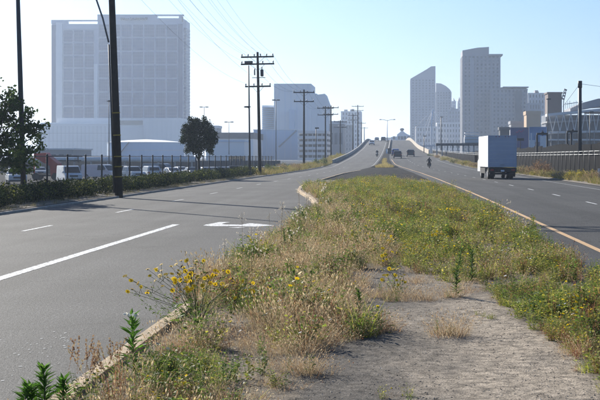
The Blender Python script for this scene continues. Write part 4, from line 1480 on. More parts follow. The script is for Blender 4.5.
def vehicle(name, label, cat, kind, paint, loc, rotz, group=None):
    v = thing(name, label, cat, loc, rotz, group)
    P_ = MT[paint]
    if kind == 'van':
        L, Wd, H = 5.2, 1.95, 2.05
        prof = [(-2.6, .35), (-2.6, 1.9), (-2.5, 2.02), (.9, 2.05), (1.25, 1.95), (1.95, 1.2), (2.5, 1.02), (2.6, .8), (2.6, .35)]
        ws = [(1.3, 1.88), (1.95, 1.2)]
        wh = .34
    elif kind == 'car':
        L, Wd, H = 4.6, 1.78, 1.46
        prof = [(-2.3, .3), (-2.32, .72), (-2.25, .95), (-1.75, 1.0), (-1.15, 1.40), (-.3, 1.46), (.35, 1.40), (1.15, .98), (2.1, .82), (2.3, .62), (2.3, .3)]
        ws = [(.42, 1.36), (1.12, .99)]
        wh = .32
    elif kind == 'suv':
        L, Wd, H = 4.8, 1.9, 1.78
        prof = [(-2.35, .38), (-2.4, .8), (-2.33, 1.1), (-2.1, 1.68), (-1.9, 1.76), (.2, 1.78), (.55, 1.72), (1.25, 1.14), (2.2, 1.0), (2.4, .8), (2.4, .38)]
        ws = [(.62, 1.66), (1.22, 1.16)]
        wh = .37
    else:                                                        # pickup
        L, Wd, H = 5.4, 1.95, 1.82
        prof = [(-2.7, .5), (-2.7, 1.12), (-.75, 1.12), (-.68, 1.72), (-.5, 1.82), (.5, 1.82), (.75, 1.76), (1.3, 1.18), (2.45, 1.08), (2.65, .9), (2.65, .45)]
        ws = [(.8, 1.7), (1.28, 1.2)]
        wh = .39
    belt = {'van': 1.2, 'car': .95, 'suv': 1.1, 'pickup': 1.14}[kind]
    taper = {'van': .12, 'car': .42, 'suv': .26, 'pickup': .28}[kind]
    hw = Wd / 2

    def tx(z):
        return 1 - taper * max(0, z - belt)
    mb = MB(); mb.prism(prof, -hw, hw, tx)
    recalc(mb.build('body', P_, v, bevel=.05))
    (ya, za), (yb, zb) = ws
    e = .012
    quad_panel('windshield', [(-hw * tx(za) * .9, ya + e, za), (hw * tx(za) * .9, ya + e, za), (hw * tx(zb) * .93, yb + e, zb), (-hw * tx(zb) * .93, yb + e, zb)], .012, MT['car_glass'], v)
    top = H - .14
    for s in (-1, 1):
        xs, xb_ = s * (hw * tx(top) + .012), s * (hw * tx(belt + .06) + .012)
        if kind == 'van':
            spans = [(.25, 1.15, .2, 1.75)]
        elif kind == 'car':
            spans = [(-1.0, -.3, -1.3, -.35), (-.24, .3, -.29, .9)]
        elif kind == 'suv':
            spans = [(-2.0, -1.15, -2.1, -1.2), (-1.1, -.3, -1.15, -.3), (-.24, .5, -.24, .98)]
        else:
            spans = [(-.6, .02, -.62, .02), (.08, .68, .08, 1.02)]
        for ta, tb, ba, bb_ in spans:
            quad_panel('window', [(xb_, ba, belt + .06), (xb_, bb_, belt + .06), (xs, tb, top), (xs, ta, top)], .008 * s, MT['car_glass'], v)
        mb = MB(); mb.box(s * (hw + .05) - .08, s * (hw + .05) + .08, yb - .35, yb - .25, belt + .02, belt + .2); mb.build('mirror', P_, v, bevel=.02)
        fy = L / 2 - .03
        mb = MB(); mb.box(s * hw * .74 - .16, s * hw * .74 + .16, fy - .06, fy + .02, belt - .42, belt - .24); mb.build('headlight', MT['chrome'], v, bevel=.02)
        mb = MB(); mb.box(s * hw * .82 - .11, s * hw * .82 + .11, -fy - .04, -fy + .05, belt - .35, belt - .08); mb.build('tail_light', MT['tail_red'], v, bevel=.02)
    if kind != 'pickup':
        yr0, yr1 = {'van': (-2.6, -2.6), 'car': (-1.7, -1.2), 'suv': (-2.3, -2.14)}[kind]
        zr0, zr1 = {'van': (1.15, 1.8), 'car': (1.03, 1.37), 'suv': (1.15, 1.6)}[kind]
        quad_panel('rear_window', [(-hw * .78, yr0 - e, zr0), (hw * .78, yr0 - e, zr0), (hw * tx(zr1) * .82, yr1 - e, zr1), (-hw * tx(zr1) * .82, yr1 - e, zr1)], -.012, MT['car_glass'], v)
    else:
        quad_panel('rear_window', [(-hw * .7, -.73, 1.25), (hw * .7, -.73, 1.25), (hw * .6, -.69, 1.66), (-hw * .6, -.69, 1.66)], -.012, MT['car_glass'], v)
    for s, nm in ((1, 'bumper'), (-1, 'bumper')):
        mb = MB(); mb.box(-hw * .93, hw * .93, s * L / 2 - .08, s * L / 2 + .07, .34, .56); mb.build(nm, MT['dark_grey'], v, bevel=.03)
    mb = MB(); mb.box(-hw * .5, hw * .5, L / 2 - .05, L / 2 + .015, belt - .45, belt - .25); mb.build('grille', MT['black_steel'], v)
    for s in (-1, 1):
        for yy_ in (-L * .31, L * .31):
            wheel(v, s * (hw - .1), yy_, wh)
    return v


LZ = -1.04
vehicle('parked_pickup', 'white pickup seen from its front behind the leafy tree', 'pickup', 'pickup', 'white_car', (PXX(16, 150), 150, LZ), PI + .35)
vehicle('parked_van', 'white van facing the road beside the red trailer', 'van', 'van', 'white_car', (PXX(69, 158), 158, LZ), PI + .45)
vehicle('parked_van', 'white van parked broadside just left of the banded pole', 'van', 'van', 'white_car', (PXX(100.5, 185), 185, LZ), -PI / 2 - .45)
vehicle('parked_pickup', 'white pickup parked just right of the banded pole', 'pickup', 'pickup', 'white_car', (PXX(131, 180), 180, LZ), PI + .6)
vehicle('parked_suv', 'white sport utility car third right of the banded pole', 'car', 'suv', 'white_car', (PXX(150, 190), 190, LZ), .45)
vehicle('parked_suv', 'dark sport utility car hidden partly behind the banded pole', 'car', 'suv', 'dark_car', (PXX(122, 205), 205, LZ), .2)
vehicle('parked_van', 'silver van parked broadside behind the white sport utility car', 'van', 'van', 'silver_car', (PXX(160, 212), 212, LZ), -PI / 2 - .3)
c1 = vehicle('parked_car', 'silver car facing the road left of the round tree trunk', 'car', 'car', 'silver_car', (PXX(172, 205), 205, LZ), PI + .5)
c2 = vehicle('parked_car', 'white car behind the silver one left of the round tree trunk', 'car', 'car', 'white_car', (PXX(181, 222), 222, LZ), PI + .5)
c3 = vehicle('parked_car', 'dark car right behind the round tree trunk', 'car', 'car', 'dark_car', (PXX(192, 215), 215, LZ), PI + .4)
cars = [c1, c2, c3]
labs = ['first pale car right of the round tree trunk in the yard row', 'second car right of the round tree trunk in the yard row', 'dark car third right of the round tree trunk', 'silver car fourth right of the round tree trunk',
        'pale car fifth right of the round tree trunk', 'dark car sixth along the yard row towards the transformer pole', 'silver car next to last before the slim lamp post', 'white car last before the slim lamp post']
for k, lab in enumerate(labs):
    dup(cars[[0, 1, 2, 0, 1, 2, 0, 1][k]], (PXX(206 + 6.2 * k, 215 + 1.5 * k), 215 + 1.5 * k, LZ), PI + .45, lab, 'cars parked in the yard row')
for k, (px, Y) in enumerate(((262, 225), (268, 228), (275, 232), (283, 236))):
    dup(cars[(k + 1) % 3], (PXX(px, Y), Y, LZ), PI + .45, ['white car just right of the transformer pole behind the fence', 'dark car second right of the transformer pole behind the fence', 'silver car third right of the transformer pole behind the fence', 'white car fourth right of the transformer pole near the fence end'][k], 'cars parked in the yard row')

for k, (px, Y, lab) in enumerate(((141, 232, 'dark car behind the white sport utility car in the yard'), (112, 238, 'white car far behind the banded pole'), (88, 225, 'dark car between the two white vans'), (40, 215, 'silver car behind the leafy tree'))):
    dup(cars[(2, 1, 2, 0)[k]], (PXX(px, Y), Y, LZ), PI + .3, lab, 'cars parked in the yard row')

# red trailer in the yard
rt = thing('red_trailer', 'red sloping dump trailer parked behind the fence beside the leafy tree', 'trailer', (PXX(48, 176), 176, LZ))
ox, zz0 = PXX(48, 176), LZ
mb = MB(); mb.face_front([(x - ox, z - zz0) for x, z in px_poly([(33.5, 153.5), (45.5, 152.6), (47, 155), (57.5, 163.5), (58.5, 178), (51, 178), (49.5, 166), (34, 157.5)], 176)], 0, 2.2)
recalc(mb.build('body', MT['red_paint'], rt, bevel=.04))
mb = MB()
for k in range(5):
    mb.box(-1.6 + .65 * k, -1.52 + .65 * k, -.06, .01, 3.05 - .3 * k, 3.55 - .34 * k)
mb.build('rib', MT['red_paint'], rt)['kind'] = 'stuff'
mb = MB(); mb.box(-2.2, 1.3, .3, 1.9, .55, .8); mb.build('chassis', MT['truck_dark'], rt)
for x in (-1.6, .9):
    for y in (.1, 2.1):
        mb = MB(); mb.tube([(0, -.15, 0), (0, .15, 0)], .48, 14); mb.build('wheel', MT['rubber'], rt, (x, y, .48))
mb = MB(); mb.box(-2.0, -1.85, .4, .6, .8, 3.0); mb.build('strut', MT['red_paint'], rt)
# low flatbed load lines seen over the red trailer
fb = thing('flatbed_trailer', 'long low brown flatbed with pale load behind the white vans', 'trailer', (PXX(62, 230), 230, LZ))
ox = PXX(62, 230)
mb = MB(); rel_box(mb, 46, 79, 155.3, 157, 230, 0, 2.5, ox, LZ); mb.build('bed', MT['brown_wall'], fb)
mb = MB(); rel_box(mb, 51, 74, 158.2, 160, 230, .2, 2.3, ox, LZ); mb.build('load', MT['white_wall'], fb)
mb = MB(); rel_box(mb, 47, 78, 160, 161.2, 230, .1, 2.4, ox, LZ); mb.build('chassis', MT['truck_dark'], fb)
for x in (-2.2, -1.2, 1.8, 2.6):
    mb = MB(); mb.tube([(0, -.15, 0), (0, .15, 0)], .5, 12); mb.build('wheel', MT['rubber'], fb, (x, .1, .5))
mb = MB(); rel_box(mb, 47, 48, 157, 163, 230, .3, .6, ox, LZ); rel_box(mb, 77, 78, 157, 163, 230, .3, .6, ox, LZ); mb.build('stake', MT['brown_wall'], fb)

# traffic on the overpass
def onroad(px, Y):
    return (PXX(px, Y), Y, float(ZR(Y)) + .004)


def pitch(o):
    y = o.location[1]
    o.rotation_euler.rotate_axis('X', 0) if False else None
    s = math.atan2(float(ZR(y + 3)) - float(ZR(y - 3)), 6)
    d = 1 if abs(o.rotation_euler[2]) < 1 else -1
    o.rotation_euler[0] = s * d
    return o


pitch(vehicle('white_suv', 'white and dark sport utility car coming down the left side of the overpass', 'car', 'suv', 'white_car', onroad(371.8, 485), PI))
pitch(vehicle('distant_car', 'small pale car behind the white one near the crest', 'car', 'car', 'silver_car', onroad(376.8, 556), PI))
pitch(vehicle('distant_car', 'dark car at the crest beside the overpass median lamp', 'car', 'suv', 'dark_car', onroad(383.3, 545), PI))
pitch(vehicle('blue_car', 'bright blue car climbing just ahead of the dark car', 'car', 'suv', 'blue_car', onroad(395.5, 345), 0))
pitch(vehicle('dark_car', 'dark car with pale rear climbing behind the bright blue car', 'car', 'suv', 'dark_car', onroad(397.6, 312), 0))
pitch(vehicle('dark_car', 'black car climbing in the outer lane beside the right parapet', 'car', 'suv', 'dark_car', onroad(410.6, 335), 0))

# ---- box truck
TYY = 121.5
tk = thing('box_truck', 'white box truck seen from behind driving away in the outer lane', 'truck', (PXX(502.3, TYY), TYY, 0.004), .055)
hw = 1.28
mb = MB(); mb.box(-hw, hw, 0.0, 7.4, 1.08, 3.92); mb.build('cargo_box', MT['truck_white'], tk, bevel=.03)
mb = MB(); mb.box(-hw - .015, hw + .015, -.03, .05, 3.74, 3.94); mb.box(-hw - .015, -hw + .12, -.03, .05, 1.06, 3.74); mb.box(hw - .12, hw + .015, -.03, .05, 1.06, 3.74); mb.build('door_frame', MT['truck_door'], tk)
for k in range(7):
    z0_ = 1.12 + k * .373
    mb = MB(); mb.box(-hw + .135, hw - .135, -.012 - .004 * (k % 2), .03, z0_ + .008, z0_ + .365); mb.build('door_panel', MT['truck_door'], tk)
mb = MB(); mb.bar((-.2, -.05, 1.3), (.2, -.05, 1.3), .04, .05); mb.build('door_handle', MT['galv'], tk)
for s in (-1, 1):
    for k in range(3):
        mb = MB(); mb.box(s * .45 * k / 1.6 - .05 if k else -.05 * s, s * .45 * k / 1.6 + .05 if k else .05 * s + .001, -.045, -.03, 3.8, 3.86)
        if k:
            mb.build('marker_light', MT['tail_red'], tk)
mb = MB(); mb.box(-hw + .02, hw - .02, -.2, .02, .62, 1.04); mb.build('lift_gate', MT['truck_dark'], tk, bevel=.02)
mb = MB(); mb.box(-hw + .1, hw - .1, -.12, .05, .42, .6); mb.build('bumper', MT['truck_dark'], tk, bevel=.02)
for s in (-1, 1):
    mb = MB(); mb.box(s * .95 - .16, s * .95 + .16, -.235, -.205, .76, .9); mb.build('tail_light', MT['tail_red'], tk)
mb = MB(); mb.box(-.16, .16, -.225, -.2, .68, .84); mb.build('licence_plate', MT['white_car'], tk)
mb = MB(); mb.box(-.45, .45, .2, 7.0, .72, 1.05); mb.build('chassis', MT['truck_dark'], tk)
for s in (-1, 1):
    mb = MB(); mb.box(s * .92 - .3, s * .92 + .3, .35, .38, .22, 1.0); mb.build('mud_flap', MT['rubber'], tk)
    for xx in (.72, 1.02):
        wheel(tk, s * xx, 1.6, .48, .26)
    wheel(tk, s * 1.0, 6.9, .48, .28)
    mb = MB(); mb.box(s * (hw - .05) - .03, s * (hw - .05) + .03, 2.5, 6.0, .5, 1.0); mb.build('side_skirt', MT['truck_dark'], tk)
mb = MB(); mb.prism([(7.5, .6), (7.5, 2.7), (8.3, 2.75), (8.75, 1.9), (9.6, 1.6), (9.75, .6)], -1.12, 1.12); recalc(mb.build('cab', MT['truck_white'], tk, bevel=.06))
quad_panel('windshield', [(-1, 8.36, 2.68), (1, 8.36, 2.68), (1, 8.76, 1.95), (-1, 8.76, 1.95)], .01, MT['car_glass'], tk)
for s in (-1, 1):
    mb = MB(); mb.bar((s * 1.12, 8.3, 2.0), (s * 1.45, 8.15, 2.0), .04, .04); mb.box(s * 1.48 - .12, s * 1.48 + .12, 8.05, 8.15, 1.5, 2.15); mb.build('mirror', MT['black_steel'], tk)
    quad_panel('window', [(s * 1.13, 7.65, 1.9), (s * 1.13, 8.5, 1.9), (s * 1.13, 8.25, 2.6), (s * 1.13, 7.65, 2.6)], .008 * s, MT['car_glass'], tk)

# ---- motorcycles and riders
def motorcycle(label, loc, rotz):
    m = thing('motorcycle', label, 'motorcycle', loc, rotz, 'motorcycles on the road')
    for y in (-.72, .78):
        pts = [(0, .27 * math.cos(a), .27 * math.sin(a)) for a in np.linspace(0, 2 * PI, 17)]
        mb = MB(); mb.tube(pts, .065, 8, cap=False); w = mb.build('wheel', MT['rubber'], m, (0, y, .335))
        mb = MB(); mb.tube([(-.05, 0, 0), (.05, 0, 0)], .2, 12); mb.build('rim', MT['rim'], w)
    mb = MB(); mb.ball((0, .18, .86), .17, .34, .16, 12, 8); mb.build('fuel_tank', MT['dark_car'], m)
    mb = MB(); mb.box(-.15, .15, -.75, -.1, .74, .84); mb.build('seat', MT['rubber'], m, bevel=.04)
    mb = MB(); mb.box(-.19, .19, -.2, .35, .32, .7); mb.build('engine', MT['dark_grey'], m, bevel=.05)
    mb = MB(); mb.box(-.11, .11, -1.0, -.6, .66, .8); mb.build('tail_fairing', MT['dark_car'], m, bevel=.03)
    mb = MB(); mb.box(-.09, .09, -1.03, -1.0, .7, .77); mb.build('tail_light', MT['tail_red'], m)
    mb = MB(); mb.tube([(-.1, .78, .33), (-.12, .5, 1.0)], .028, 6); mb.tube([(.1, .78, .33), (.12, .5, 1.0)], .028, 6); mb.build('fork', MT['galv'], m)
    mb = MB(); mb.tube([(-.38, .34, 1.06), (-.15, .48, 1.03), (.15, .48, 1.03), (.38, .34, 1.06)], .018, 6); mb.build('handlebar', MT['black_steel'], m)
    mb = MB(); mb.ball((0, .62, .92), .11, .09, .11, 10, 6); mb.build('headlight', MT['chrome'], m)
    for s in (-1, 1):
        mb = MB(); mb.tube([(s * .3, .4, 1.05), (s * .36, .38, 1.2)], .01, 5); mb.ball((s * .37, .37, 1.22), .06, .02, .04, 8, 4); mb.build('mirror', MT['black_steel'], m)
    mb = MB(); mb.tube([(.17, .2, .36), (.2, -.3, .34), (.2, -.85, .44)], .05, 8); mb.build('exhaust', MT['galv'], m)
    return m


def rider(label, loc, rotz, hel):
    r = thing('person', label, 'person', loc, rotz)
    J = {'pel': (0, -.28, .88), 'spn': (0, -.24, 1.12), 'chs': (0, -.14, 1.36), 'nek': (0, -.08, 1.49),
         'sl': (-.2, -.12, 1.40), 'el': (-.36, .08, 1.20), 'wl': (-.34, .30, 1.08), 'sr': (.2, -.12, 1.40), 'er': (.36, .08, 1.20), 'wr': (.34, .30, 1.08),
         'hl': (-.12, -.25, .84), 'kl': (-.27, .16, .74), 'al': (-.22, -.08, .36), 'tl': (-.23, .1, .30), 'hr': (.12, -.25, .84), 'kr': (.27, .16, .74), 'ar': (.22, -.08, .36), 'tr': (.23, .1, .30)}
    R_ = dict(pel=.16, spn=.155, chs=.18, nek=.07, sl=.085, el=.06, wl=.045, sr=.085, er=.06, wr=.045, hl=.11, kl=.075, al=.055, tl=.05, hr=.11, kr=.075, ar=.055, tr=.05)
    names = list(J)
    E = [('pel', 'spn'), ('spn', 'chs'), ('chs', 'nek'), ('chs', 'sl'), ('sl', 'el'), ('el', 'wl'), ('chs', 'sr'), ('sr', 'er'), ('er', 'wr'),
         ('pel', 'hl'), ('hl', 'kl'), ('kl', 'al'), ('al', 'tl'), ('pel', 'hr'), ('hr', 'kr'), ('kr', 'ar'), ('ar', 'tr')]
    me = bpy.data.meshes.new('body')
    me.from_pydata([J[k] for k in names], [(names.index(a), names.index(b)) for a, b in E], [])
    me.materials.append(MT['jacket'])
    o = place(bpy.data.objects.new('body', me), r)
    sk = o.modifiers.new('skin', 'SKIN')
    if not me.skin_vertices:
        bpy.context.view_layer.objects.active = o
    for i, k in enumerate(names):
        me.skin_vertices[0].data[i].radius = (R_[k], R_[k])
        me.skin_vertices[0].data[i].use_root = (i == 0)
    ss = o.modifiers.new('subsurf', 'SUBSURF')
    ss.levels = ss.render_levels = 2
    mb = MB(); mb.ball((0, -.05, 1.63), .125, .15, .15, 14, 10); h = mb.build('helmet', MT[hel], r)
    mb = MB(); mb.ball((0, .005, 1.63), .105, .105, .065, 12, 8); mb.build('visor', MT['car_glass'], h)
    for s in (-1, 1):
        mb = MB(); mb.ball((s * .345, .345, 1.065), .045, .06, .04, 8, 6)
        for q in range(4):
            mb.tube([(s * (.31 + .022 * q), .36, 1.085), (s * (.31 + .022 * q), .41, 1.065), (s * (.31 + .022 * q), .40, 1.03)], .011, 5)
        mb.tube([(s * .31, .34, 1.05), (s * .30, .37, 1.03)], .012, 5)
        mb.build('glove', MT['jacket'], r)
        mb = MB(); mb.ball((s * .225, .04, .27), .05, .14, .06, 8, 6); mb.build('boot', MT['jacket'], r)
    return r


for px, Y, rz, l1, l2, hel in ((429.2, 216, 0, 'black motorcycle heading away on the right carriageway before the ramp', 'person in dark clothes and black helmet riding away on the right', 'helmet'),
                               (377.0, 330, PI, 'motorcycle coming down the left carriageway of the overpass', 'person in dark clothes and white helmet riding towards the viewer', 'helmet_white')):
    L_ = onroad(px, Y)
    motorcycle(l1, L_, rz)
    rider(l2, L_, rz, hel)


# ------------------------------------------------------------------ foliage
def leaf_cloud(lumps, n, size, cols, rng, shell=.5, aspect=.55, clump=.35, up=0.0):
    """Many small leaf faces spread through a union of ellipsoid lumps. cols: list of (colour, weight)."""
    L = np.array([l[0] for l in lumps], float)
    R = np.array([l[1] if hasattr(l[1], '__len__') else (l[1],) * 3 for l in lumps], float)
    vol = (R[:, 0] * R[:, 1] * R[:, 2]) ** .8
    li = rng.choice(len(lumps), n, p=vol / vol.sum())
    d = rng.normal(size=(n, 3))
    d /= np.linalg.norm(d, axis=1)[:, None]
    rad = rng.random(n) ** shell
    C = L[li] + d * R[li] * rad[:, None]
    C += rng.normal(size=(n, 3)) * size * .5
    a = rng.normal(size=(n, 3))
    a[:, 2] += up
    a /= np.linalg.norm(a, axis=1)[:, None]
    b = np.cross(a, rng.normal(size=(n, 3)))
    b /= np.linalg.norm(b, axis=1)[:, None]
    s = size * rng.uniform(.6, 1.35, n)[:, None]
    V = np.stack([C - a * s * .5, C + b * s * aspect * .5, C + a * s * .5, C - b * s * aspect * .5], 1)
    w = np.array([c[1] for c in cols], float)
    cc = np.array([c[0] for c in cols])[rng.choice(len(cols), n, p=w / w.sum())]
    lump_t = rng.uniform(1 - clump, 1 + clump, len(lumps))[li][:, None]
    cc = cc * lump_t * rng.uniform(.75, 1.25, (n, 1))
    F = np.arange(n * 4).reshape(n, 4)
    return V.reshape(-1, 3), F, np.repeat(cc, 4, 0)


GREEN = [((.030, .050, .014), 5), ((.045, .070, .02), 3), ((.075, .09, .025), 1)]
rng = np.random.default_rng(11)
MT['tree_leaf'] = foliage_mat('tree_leaf', .28, .7, .1)

# leafy tree at the left picture edge
TX, TYy = -18.6, 62.0
tr1 = thing('leafy_tree', 'leafy dark green tree at the left picture edge by the fence', 'tree', (TX, TYy, .1))


def tp(px, py, dy=0.0):
    return (PXX(px, TYy) - TX, dy, PZZ(py, TYy) - .1)


limbs = [[(0, 0, -.2), (.05, 0, 1.0), (-.05, .1, 1.9)], [(-.05, .1, 1.7), tp(10, 135), tp(25, 112, -.2)], [(-.05, .1, 1.6), tp(18, 145, .3), tp(40, 132, .2)], [(-.05, .1, 1.8), tp(-15, 125, .3), tp(-20, 98, .4)], [(-.05, .1, 1.8), tp(3, 128, -.3), tp(8, 96, -.3)], [(0, 0, 1.3), tp(14, 155, -.2), tp(33, 152, -.3)]]
for i, pts in enumerate(limbs):
    mb = MB(); mb.tube(pts, [.13, .11, .09] if i == 0 else [.06, .035, .012], 7); mb.build('trunk' if i == 0 else 'branch', MT['bark'], tr1)
lm = []
for px, py, r in ((6, 100, 11), (17, 106, 9), (3, 116, 13), (26, 112, 6), (33, 118, 5), (14, 126, 11), (28, 130, 9), (38, 128, 8), (43, 124, 3.5), (35, 137, 7), (4, 138, 12), (20, 143, 10), (31, 150, 8), (12, 153, 10), (41, 147, 5), (22, 161, 8), (32, 163, 5), (2, 150, 8), (0, 168, 6), (-14, 102, 14), (-18, 125, 16), (-16, 148, 14), (-38, 112, 14), (-40, 135, 16), (-30, 155, 12), (5, 91, 5), (14, 94, 4), (-12, 84, 9), (-28, 88, 12), (-45, 92, 14), (-22, 72, 9), (-40, 74, 11), (24, 156, 8), (14, 168, 7), (26, 170, 5), (10, 160, 9)):
    r = r * TYy / FPX
    lm.append((tp(px + random.uniform(-1, 1), py, random.uniform(-.9, .9)), (r, r * 1.3, r * .85)))
V, F, T = leaf_cloud(lm, 10500, .17, [((c[0][0] * 1.5, c[0][1] * 1.6, c[0][2] * 1.3), c[1]) for c in GREEN], rng, .5, .6)
obj_np('crown', V, F, MT['tree_leaf'], T, tr1)

# round clipped tree by the fence
CX2, CY2 = PXX(199, 120), 120.0
tr2 = thing('round_tree', 'dense round dark tree on a bare trunk behind the middle hedge', 'tree', (CX2, CY2, .1))


def tq(px, py, dy=0.0):
    return (PXX(px, CY2) - CX2, dy, PZZ(py, CY2) - .1)


for i, pts in enumerate([[(0, 0, -.4), (.02, 0, .9), (-.03, 0, 1.8)], [(-.03, 0, 1.6), tq(193, 148), tq(189, 136)], [(-.03, 0, 1.6), tq(203, 148), tq(209, 138)], [(-.03, 0, 1.7), tq(199, 142), tq(199, 128)]]):
    mb = MB(); mb.tube(pts, [.15, .12, .11] if i == 0 else [.08, .05, .02], 7); mb.build('trunk' if i == 0 else 'branch', MT['bark'], tr2)
lm = []
for px, py, r in ((198, 126, 9), (189, 130, 8), (207, 129, 8), (186, 139, 6.5), (194, 138, 10), (205, 138, 8), (212, 140, 6.5), (190, 146, 6.5), (199, 146, 8), (210, 147, 5.5), (196, 151, 5), (201, 155, 3), (197, 121, 4), (206, 122, 4), (185, 132, 4), (214, 133, 3.5), (184, 141, 3.5), (214, 143, 4), (192, 120, 3.5), (210, 152, 4), (188, 152, 3.5), (203, 118.5, 3)):
    r = r * CY2 / FPX
    lm.append((tq(px + random.uniform(-1.2, 1.2), py + random.uniform(-1, 1), random.uniform(-.5, .5)), (r * random.uniform(.75, 1.0), r * 1.3, r * random.uniform(.75, .98))))
V, F, T = leaf_cloud(lm, 14000, .15, [((.018, .030, .009), 5), ((.026, .042, .011), 3), ((.045, .062, .015), 1)], rng, .4, .6, .3)
obj_np('crown', V, F, MT['tree_leaf'], T, tr2)


def hedge(label, y0, y1, h, n):
    g = thing('hedge', label, 'hedge', (0, (y0 + y1) / 2, .12))
    lm, yc = [], (y0 + y1) / 2
    for _ in range(int((y1 - y0) * 2.6)):
        y = random.uniform(y0 + .3, y1 - .3)
        r = random.uniform(.32, .5)
        hh = h * random.uniform(.8, 1.12)
        lm.append(((-15.0 + random.uniform(-.35, .35), y - yc, hh * .52), (r * 1.15, r * 1.5, hh * .52)))
    V, F, T = leaf_cloud(lm, int(n * 1.7), .10, [((.022, .034, .010), 5), ((.036, .052, .014), 3), ((.15, .16, .03), 1.8)], rng, .35, .6, .3)  # the bright yellow-green share paints sunlit flecks into the leaf tint
    obj_np('foliage', V, F, MT['hedge_leaf'], T, g)
    mb = MB()
    k = y0 + .5
    while k < y1 - .4:
        mb.tube([(-15.0, k - yc, -.1), (-15.0 + random.uniform(-.1, .1), k - yc + .1, h * .55)], [.03, .015], 5)
        k += .8
    mb.build('stem', MT['bark'], g)['kind'] = 'stuff'


hedge('low clipped hedge under the leafy tree at the left picture edge', 44, 66.6, .80, 12000)
hedge('low hedge running right from the gap beside the banded pole', 67.6, 99, .80, 14000)
hedge('far hedge past the round tree that ends near the lamp post', 100, 141, .85, 13000)

# ---- bushes: prototypes as single meshes, every one an object of its own
PAL = {'green': [((.06, .09, .025), 4), ((.11, .14, .04), 3)], 'yellow': [((.40, .30, .03), 3), ((.16, .17, .04), 4), ((.28, .24, .05), 2)], 'tan': [((.36, .26, .15), 4), ((.26, .19, .10), 3)],
       'olive': [((.13, .14, .05), 4), ((.22, .19, .07), 3)], 'brown': [((.20, .12, .07), 4), ((.28, .19, .11), 2)], 'pale': [((.45, .36, .30), 4), ((.34, .26, .2), 3), ((.16, .15, .07), 2)]}
BUSH = {}
for k_, pal in PAL.items():
    lm = [((random.uniform(-.55, .55), random.uniform(-.55, .55), random.uniform(.25, .62)), (random.uniform(.25, .42), random.uniform(.25, .42), random.uniform(.22, .38))) for _ in range(9)]
    V, F, T = leaf_cloud(lm, 1100, .10 if k_ in ('tan', 'pale', 'brown') else .085, pal, rng, .5, .28 if k_ in ('tan', 'pale', 'brown') else .55, .25, up=.6)
    BUSH[k_] = np_mesh('bush', V, F, MT['dry' if k_ in ('tan', 'pale', 'brown') else 'leaf'], T)


def bush(kind, label, x, y, z, s, sz=1.0, group=None, name='bush'):
    o = place(bpy.data.objects.new(name, BUSH[kind]), None, (x, y, z), 0, (0, 0, random.uniform(0, 6)))
    o.scale = (s, s, s * sz)
    return tag(o, label, 'bush', group)


WORDS = {'green': 'green leafy bush along the ramp', 'yellow': 'yellow flowering bush along the ramp', 'tan': 'dry tan bush along the ramp', 'olive': 'olive bush along the ramp'}
k = 0
CNT = {}


def nth(kind, row):
    CNT[kind, row] = CNT.get((kind, row), -1) + 1
    return ORD[CNT[kind, row]] + ' ' + WORDS[kind] + row


for y in np.arange(144, 345, 5.2):
    kind = ['yellow', 'tan', 'olive', 'green', 'yellow', 'olive', 'tan'][k % 7]
    k += 1
    x = float(XLO(y)) - random.uniform(.9, 1.7)
    bush(kind, nth(kind, ' at the kerb, counted from the lamp post'), x, y, float(ZR(y)) + (.0 if y < 230 else -.25), random.uniform(.9, 1.5), random.uniform(.8, 1.15), 'weedy bushes along the ramp')
for y in np.arange(150, 330, 11):
    kind = ['olive', 'tan', 'green'][int(y) % 3]
    bush(kind, nth(kind, ' in the rear row, counted from the lamp post'), float(XLO(y)) - random.uniform(2.2, 3.6), y, -.1, random.uniform(1.1, 1.7), .9, 'weedy bushes along the ramp')
bush('green', 'taller dark green bush by the foot of the paired poles', PXX(318, 235), 235, 0, 2.0, 1.1)
RB = [('brown', 'large brown dead bush against the screened fence right of the truck', 540.5, 135, 1.5, 1.25), ('pale', 'pale pinkish dry bush left of the yellow one by the screened fence', 560, 118, 1.2, .8), ('yellow', 'olive bush with yellow bloom third from the right picture edge', 572, 112, 1.1, .85),
      ('yellow', 'brightest yellow low bush near the right picture edge', 585, 108, 1.15, .9), ('tan', 'dry straw coloured clump nearest the right picture edge', 599, 100, 1.5, .7), ('tan', 'dry tan bush just right of the truck mirror', 527, 142, 1.3, .9), ('olive', 'olive weed bush right behind the truck tail', 520, 148, 1.2, 1),
      ('olive', 'low olive bush between the brown and pale bushes', 550, 124, 1.0, .7), ('tan', 'dry bush on the left side of the truck', 474, 212, 1.4, .8), ('yellow', 'yellow bush left of the truck by the fence', 464, 240, 1.5, .8), ('olive', 'olive bush on the verge below the canopy', 455, 262, 1.5, .9),
      ('yellow', 'yellow bush near the start of the right parapet', 446, 290, 1.6, .8), ('tan', 'dry bush at the start of the right parapet', 438, 320, 1.7, .8), ('green', 'small green bush next to the right parapet end', 432, 345, 1.6, .8), ('yellow', 'small yellow weed clump by the tail of the truck shadow', 533, 138, .8, .7)]
for kind, lab, px, Y, s, sz in RB:
    bush(kind, lab, PXX(px, Y), Y, .12 + float(ZR(Y)) * .7, s, sz)

bush('yellow', 'orange yellow weed clump behind the fence below the red trailer', PXX(50, 82), 82, -.15, 1.0, .8)
# utility cabinet in the hedge end
cab = thing('utility_cabinet', 'small dark utility cabinet at the end of the far hedge', 'cabinet', (PXX(235, 139), 139, .12))
mb = MB(); mb.box(-.55, .55, -.3, .3, 0, .95); mb.build('body', MT['grey_wall'], cab, bevel=.03)
mb = MB(); mb.box(-.5, -.01, -.325, -.305, .08, .88); mb.box(.01, .5, -.325, -.305, .08, .88); mb.build('door', MT['dark_grey'], cab)
mb = MB(); mb.box(-.62, .62, -.36, .36, .95, 1.0); mb.build('lid', MT['grey_wall'], cab)


